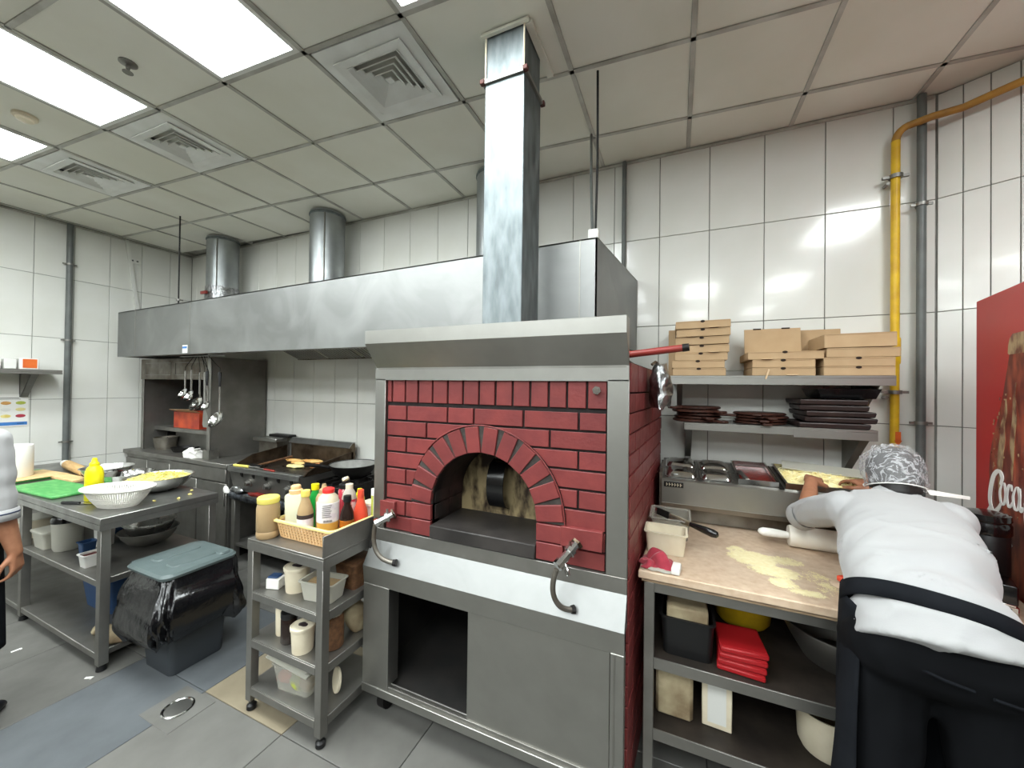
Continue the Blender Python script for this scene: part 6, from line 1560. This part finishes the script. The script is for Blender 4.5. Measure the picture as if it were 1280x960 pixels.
def shf(co, n):
    w_ = 0
    # gathered folds above the apron string, running across the back
    lo = math.exp(-((co.y-1.40)/.07)**2)*(1 if n.z > -.2 else .2)
    w_ += .006*lo*sin(46*(co.y+.35*co.z)-14*co.x+5*noise.noise(co*5))
    w_ += .012*math.exp(-((co.y-1.56)/.16)**2)*max(0,noise.noise(Vector((co.x*3+co.y*5, co.y*19-co.x*6, co.z*9))))
    w_ += .007*max(0,(co.y-1.86)/.14)*sin(62*(co.y+.5*co.z)+22*co.x)*(1 if abs(co.x-.75) > .11 else 0)
    w_ += .005*noise.noise(co*7) + .008*math.exp(-((co.y-1.25)/.08)**2)*noise.noise(Vector((co.x*13+co.z*8, co.y*6, co.z*9)))
    fx = .020*math.exp(-((co.z-1.00)/.035)**2)*max(0, n.z*.2+1)
    rg = lambda v: max(0, 1-3.2*abs(noise.noise(v)))**2
    w_ += .007*math.exp(-((co.y-1.27)/.09)**2)*rg(Vector((co.x*5+co.z*6, co.y*3, co.z*8-co.x*5)))
    w_ += .0055*math.exp(-((co.y-1.50)/.12)**2)*rg(Vector((co.x*2.5, co.y*9+co.x*3, co.z*7)))
    w_ += .006*math.exp(-((co.y-1.84)/.10)**2)*rg(Vector((co.x*8, co.y*5, co.z*9)))
    dd = (co-BC).dot(BT); cin = -.014*math.exp(-(dd/.018)**2) + .006*math.exp(-((dd-.040)/.022)**2)
    return co + n*(w_+cin)
shirt = link('shirt', to_local(blobmesh('shirt', S, .0068, 5, shf), cook), 'shirt', cook, ang=180)
for s_, e_ in ((shL,elL),(shR,elR)):
    d = (e_-s_).normalized(); c = e_+d*.035
    o_ = d.orthogonal().normalized(); p_ = d.cross(o_)
    b = MB(); b.rings([[tuple(c+d*k+(o_*cos(a)+p_*sin(a))*r_) for a in [2*pi*q/24 for q in range(24)]] for k, r_ in ((-.03,.055),(.0,.060),(.016,.058),(.018,.05),(-.005,.046))], False)
    b.build('rolled_cuff', 'shirt', shirt, True, ang=180)
b = MB(); rr = []
for k, g in ((-.012,.070),(.010,.072),(.044,.067),(.046,.062),(.0,.058)):
    c = Vector((.756,1.872,1.205))+Vector((.02,.45,.55)).normalized()*k
    rr.append(ellipse_ring(c, (.02,.55,.65), RT, g, g*.92, 28))
b.rings(rr, False); b.build('collar', 'shirt', shirt, True, ang=180)
# apron: waistband, hanging panels (front and sides), tie
def wst(a, z0, e=0, low=0.):
    # body ring around the waist: a=0 right, pi/2 front, -pi/2 back
    rw, rd = .170+e, .150+e
    rw += .03*low; rd += .02*low
    c = Vector((.638,1.425,0))-FW*.04*low
    return c+RT*rw*cos(a)+FW*rd*sin(a)+Vector((0,0,z0))
b = MB(); rr = []
zt_ = lambda a: 1.035 - .022*cos(a) + .012*sin(a)
N2 = 60
for dz, e in ((-.024,-.004),(-.022,.004),(.020,.004),(.023,-.004)):
    rr.append(ellipse_ring(BC+BT*dz, BT, RT, .172+e, .144+e, N2))
b.rings(rr, False); band = b.build('apron_waistband', 'apron', cook, True, ang=180)
b = MB()
a0_, a1_ = -.62, pi+.62
def apf(u, v):
    a = a0_+(a1_-a0_)*u; z = zt_(a)-.03-.6*v
    e = .012+.012*sin(u*26+v*3)*v
    p = wst(a, z, e, v*.9)
    if p.y > 1.555: p.y = 1.555+.1*(p.y-1.555)
    return tuple(p)
b.sheet(apf, 70, 24); ap = b.build('apron_skirt', 'apron', cook, True, ang=180)
sm = ap.modifiers.new('s','SOLIDIFY'); sm.thickness = .003

# ---------------- the chef at the left edge
chef = thing('person', 'chef in white short sleeves and a black apron standing at the left edge', 'person', (-2.74,.53,0))
o = Vector((-2.745,.53,0))
V = lambda x, y, z: o+Vector((x,y,z))
S = []
spine = [((0,0,.92),.125),((0,.0,1.05),.115),((0,.005,1.22),.125),((0,0,1.33),.09),((0,.005,1.42),.052)]
for (a, ra), (b_, rb_) in zip(spine, spine[1:]): S.append(('cap', V(*a), ra, V(*b_), rb_))
hl, hr = V(-.085,0,.88), V(.085,0,.88); kl, kr = V(-.09,.015,.47), V(.09,.015,.47); al, ar_ = V(-.095,-.01,.085), V(.095,-.01,.085)
sl2, sr2 = V(-.175,0,1.335), V(.175,0,1.335)
el2, er2 = V(-.22,.0,1.06), V(.198,.0,1.06); wl2, wr2 = V(-.215,.07,.82), V(.225,.055,.80)
S += [('cap', hl, .085, hr, .085), ('cap', sl2, .05, sr2, .05)]
for h_, k_, a_ in ((hl,kl,al),(hr,kr,ar_)):
    S += [('cap', h_, .08, k_, .054), ('cap', k_, .053, k_+(a_-k_)*.35+Vector((0,-.012,0)), .052), ('cap', k_+(a_-k_)*.35+Vector((0,-.012,0)), .052, a_, .033), ('cap', a_+Vector((0,-.02,-.05)), .03, a_+Vector((0,.14,-.06)), .024)]
for s_, e_, w_ in ((sl2,el2,wl2),(sr2,er2,wr2)):
    S += [('cap', s_, .052, e_, .040), ('cap', e_, .039, e_+(w_-e_)*.35, .040), ('cap', e_+(w_-e_)*.35, .040, w_, .026)]
hand(S, wl2, (-.02,.12,-1), (-1,.1,.1), -1, curl=.5)
hand(S, wr2, (.03,.10,-1), (1,.1,.1), 1, curl=.6)
S += [('cap', V(0,.0,1.38), .053, V(0,.015,1.47), .05)]
P2, rot2 = head(S, V(0,.03,1.545), (-.1,1,-.15), (0,.15,1), .95)
body2 = link('body', to_local(blobmesh('body', S, .006, 5), chef), 'skin2', chef, ang=180)
eyes(chef, body2, P2, .95)
cap_mesh(chef, P2, rot2, .95, 'hair', 'hair', .007, -.05, parent=body2)
S = [('cap', hl, .105, hr, .105), ('cap', V(-.08,0,1.0), .095, V(.08,0,1.0), .095)]
for h_, k_, a_ in ((hl,kl,al),(hr,kr,ar_)): S += [('cap', h_, .103, k_, .084), ('cap', k_, .084, a_+Vector((0,-.01,-.01)), .074)]
link('trousers', to_local(blobmesh('trousers', S, .012, 5, trf), chef), 'trouser', chef, ang=180)
for a_ in (al, ar_):
    b = MB(); q = []
    for y, w_, h_ in ((-.085,.028,.05),(-.05,.040,.075),(.0,.044,.085),(.06,.046,.06),(.13,.048,.05),(.17,.038,.04),(.19,.02,.025)):
        c = Vector((a_.x, a_.y+y, 0))
        q.append([tuple(c+Vector((w_*cos(t_),0,.002+h_*.5*(1+sin(t_))))) for t_ in [2*pi*i/16 for i in range(16)]])
    b.rings(q); b.build('shoe', 'shoe', chef, True)
sp = [((0,0,.84),.175,.135),((0,0,.95),.17,.13),((0,0,1.08),.165,.125),((0,.005,1.22),.185,.135),((0,0,1.31),.19,.115),((0,0,1.37),.13,.085),((0,.0,1.41),.07,.062),((0,.003,1.43),.06,.056)]
rr = []
for i, (c, rw, rd) in enumerate(sp):
    rr.append(ellipse_ring(V(*c), (0,0,1), (1,0,0), rw, rd))
S = [('rings', rr)]
for s_, e_ in ((sl2,el2),(sr2,er2)): S += [('cap', s_, .066, s_+(e_-s_)*.6, .062), ('cap', s_+(e_-s_)*.6, .062, e_+(e_-s_)*.12, .060)]
def shf2(co, n): return co + n*(.008*noise.noise(Vector((co.x*8,co.y*8,co.z*14)))+.001*sin(co.z*60+co.x*20))
shirt2 = link('jacket', to_local(blobmesh('jacket', S, .009, 4, shf2), chef), 'shirt', chef, ang=180)
for s_, e_ in ((sl2,el2),(sr2,er2)):
    d = (e_-s_).normalized(); o_ = d.orthogonal().normalized(); p_ = d.cross(o_)
    for kk, m_, r0 in ((.07,'shirt',.0635),(.058,'cuff',.0645),(.088,'cuff',.0630)):
        c = e_+d*(kk); b = MB(); b.rings([[tuple(c+d*k+(o_*cos(a)+p_*sin(a))*r_) for a in [2*pi*q/28 for q in range(28)]] for k, r_ in ((-.03 if m_=='shirt' else -.004,r0-.006),(-.028 if m_=='shirt' else -.003,r0),(.02 if m_=='shirt' else .003,r0),(.021 if m_=='shirt' else .004,r0-.008))], False)
        b.build('sleeve_hem' if m_=='shirt' else 'sleeve_stripe', m_, shirt2, True, ang=180)
b = MB(); N2 = 48
def wst2(a, z, e): return V((.178+e)*cos(a), (.140+e)*sin(a), z)
b.rings([[tuple(wst2(2*pi*q/N2, 1.0+dz, e)) for q in range(N2)] for dz, e in ((-.024,.002),(-.022,.008),(.02,.008),(.024,.002))], False); b.build('apron_waistband', 'apron', chef, True, ang=180)
b = MB(); b.sheet(lambda u, v: tuple(wst2(-.75+(pi+1.5)*u, 1.0-.64*v, .010+.012*v+.008*sin(u*24+2*v)*v)), 60, 22)
ap = b.build('apron_skirt', 'apron', chef, True, ang=180); sm = ap.modifiers.new('s','SOLIDIFY'); sm.thickness = .003
chef.rotation_euler = (0, 0, .70); chef.location = (-3.03, .53, 0)
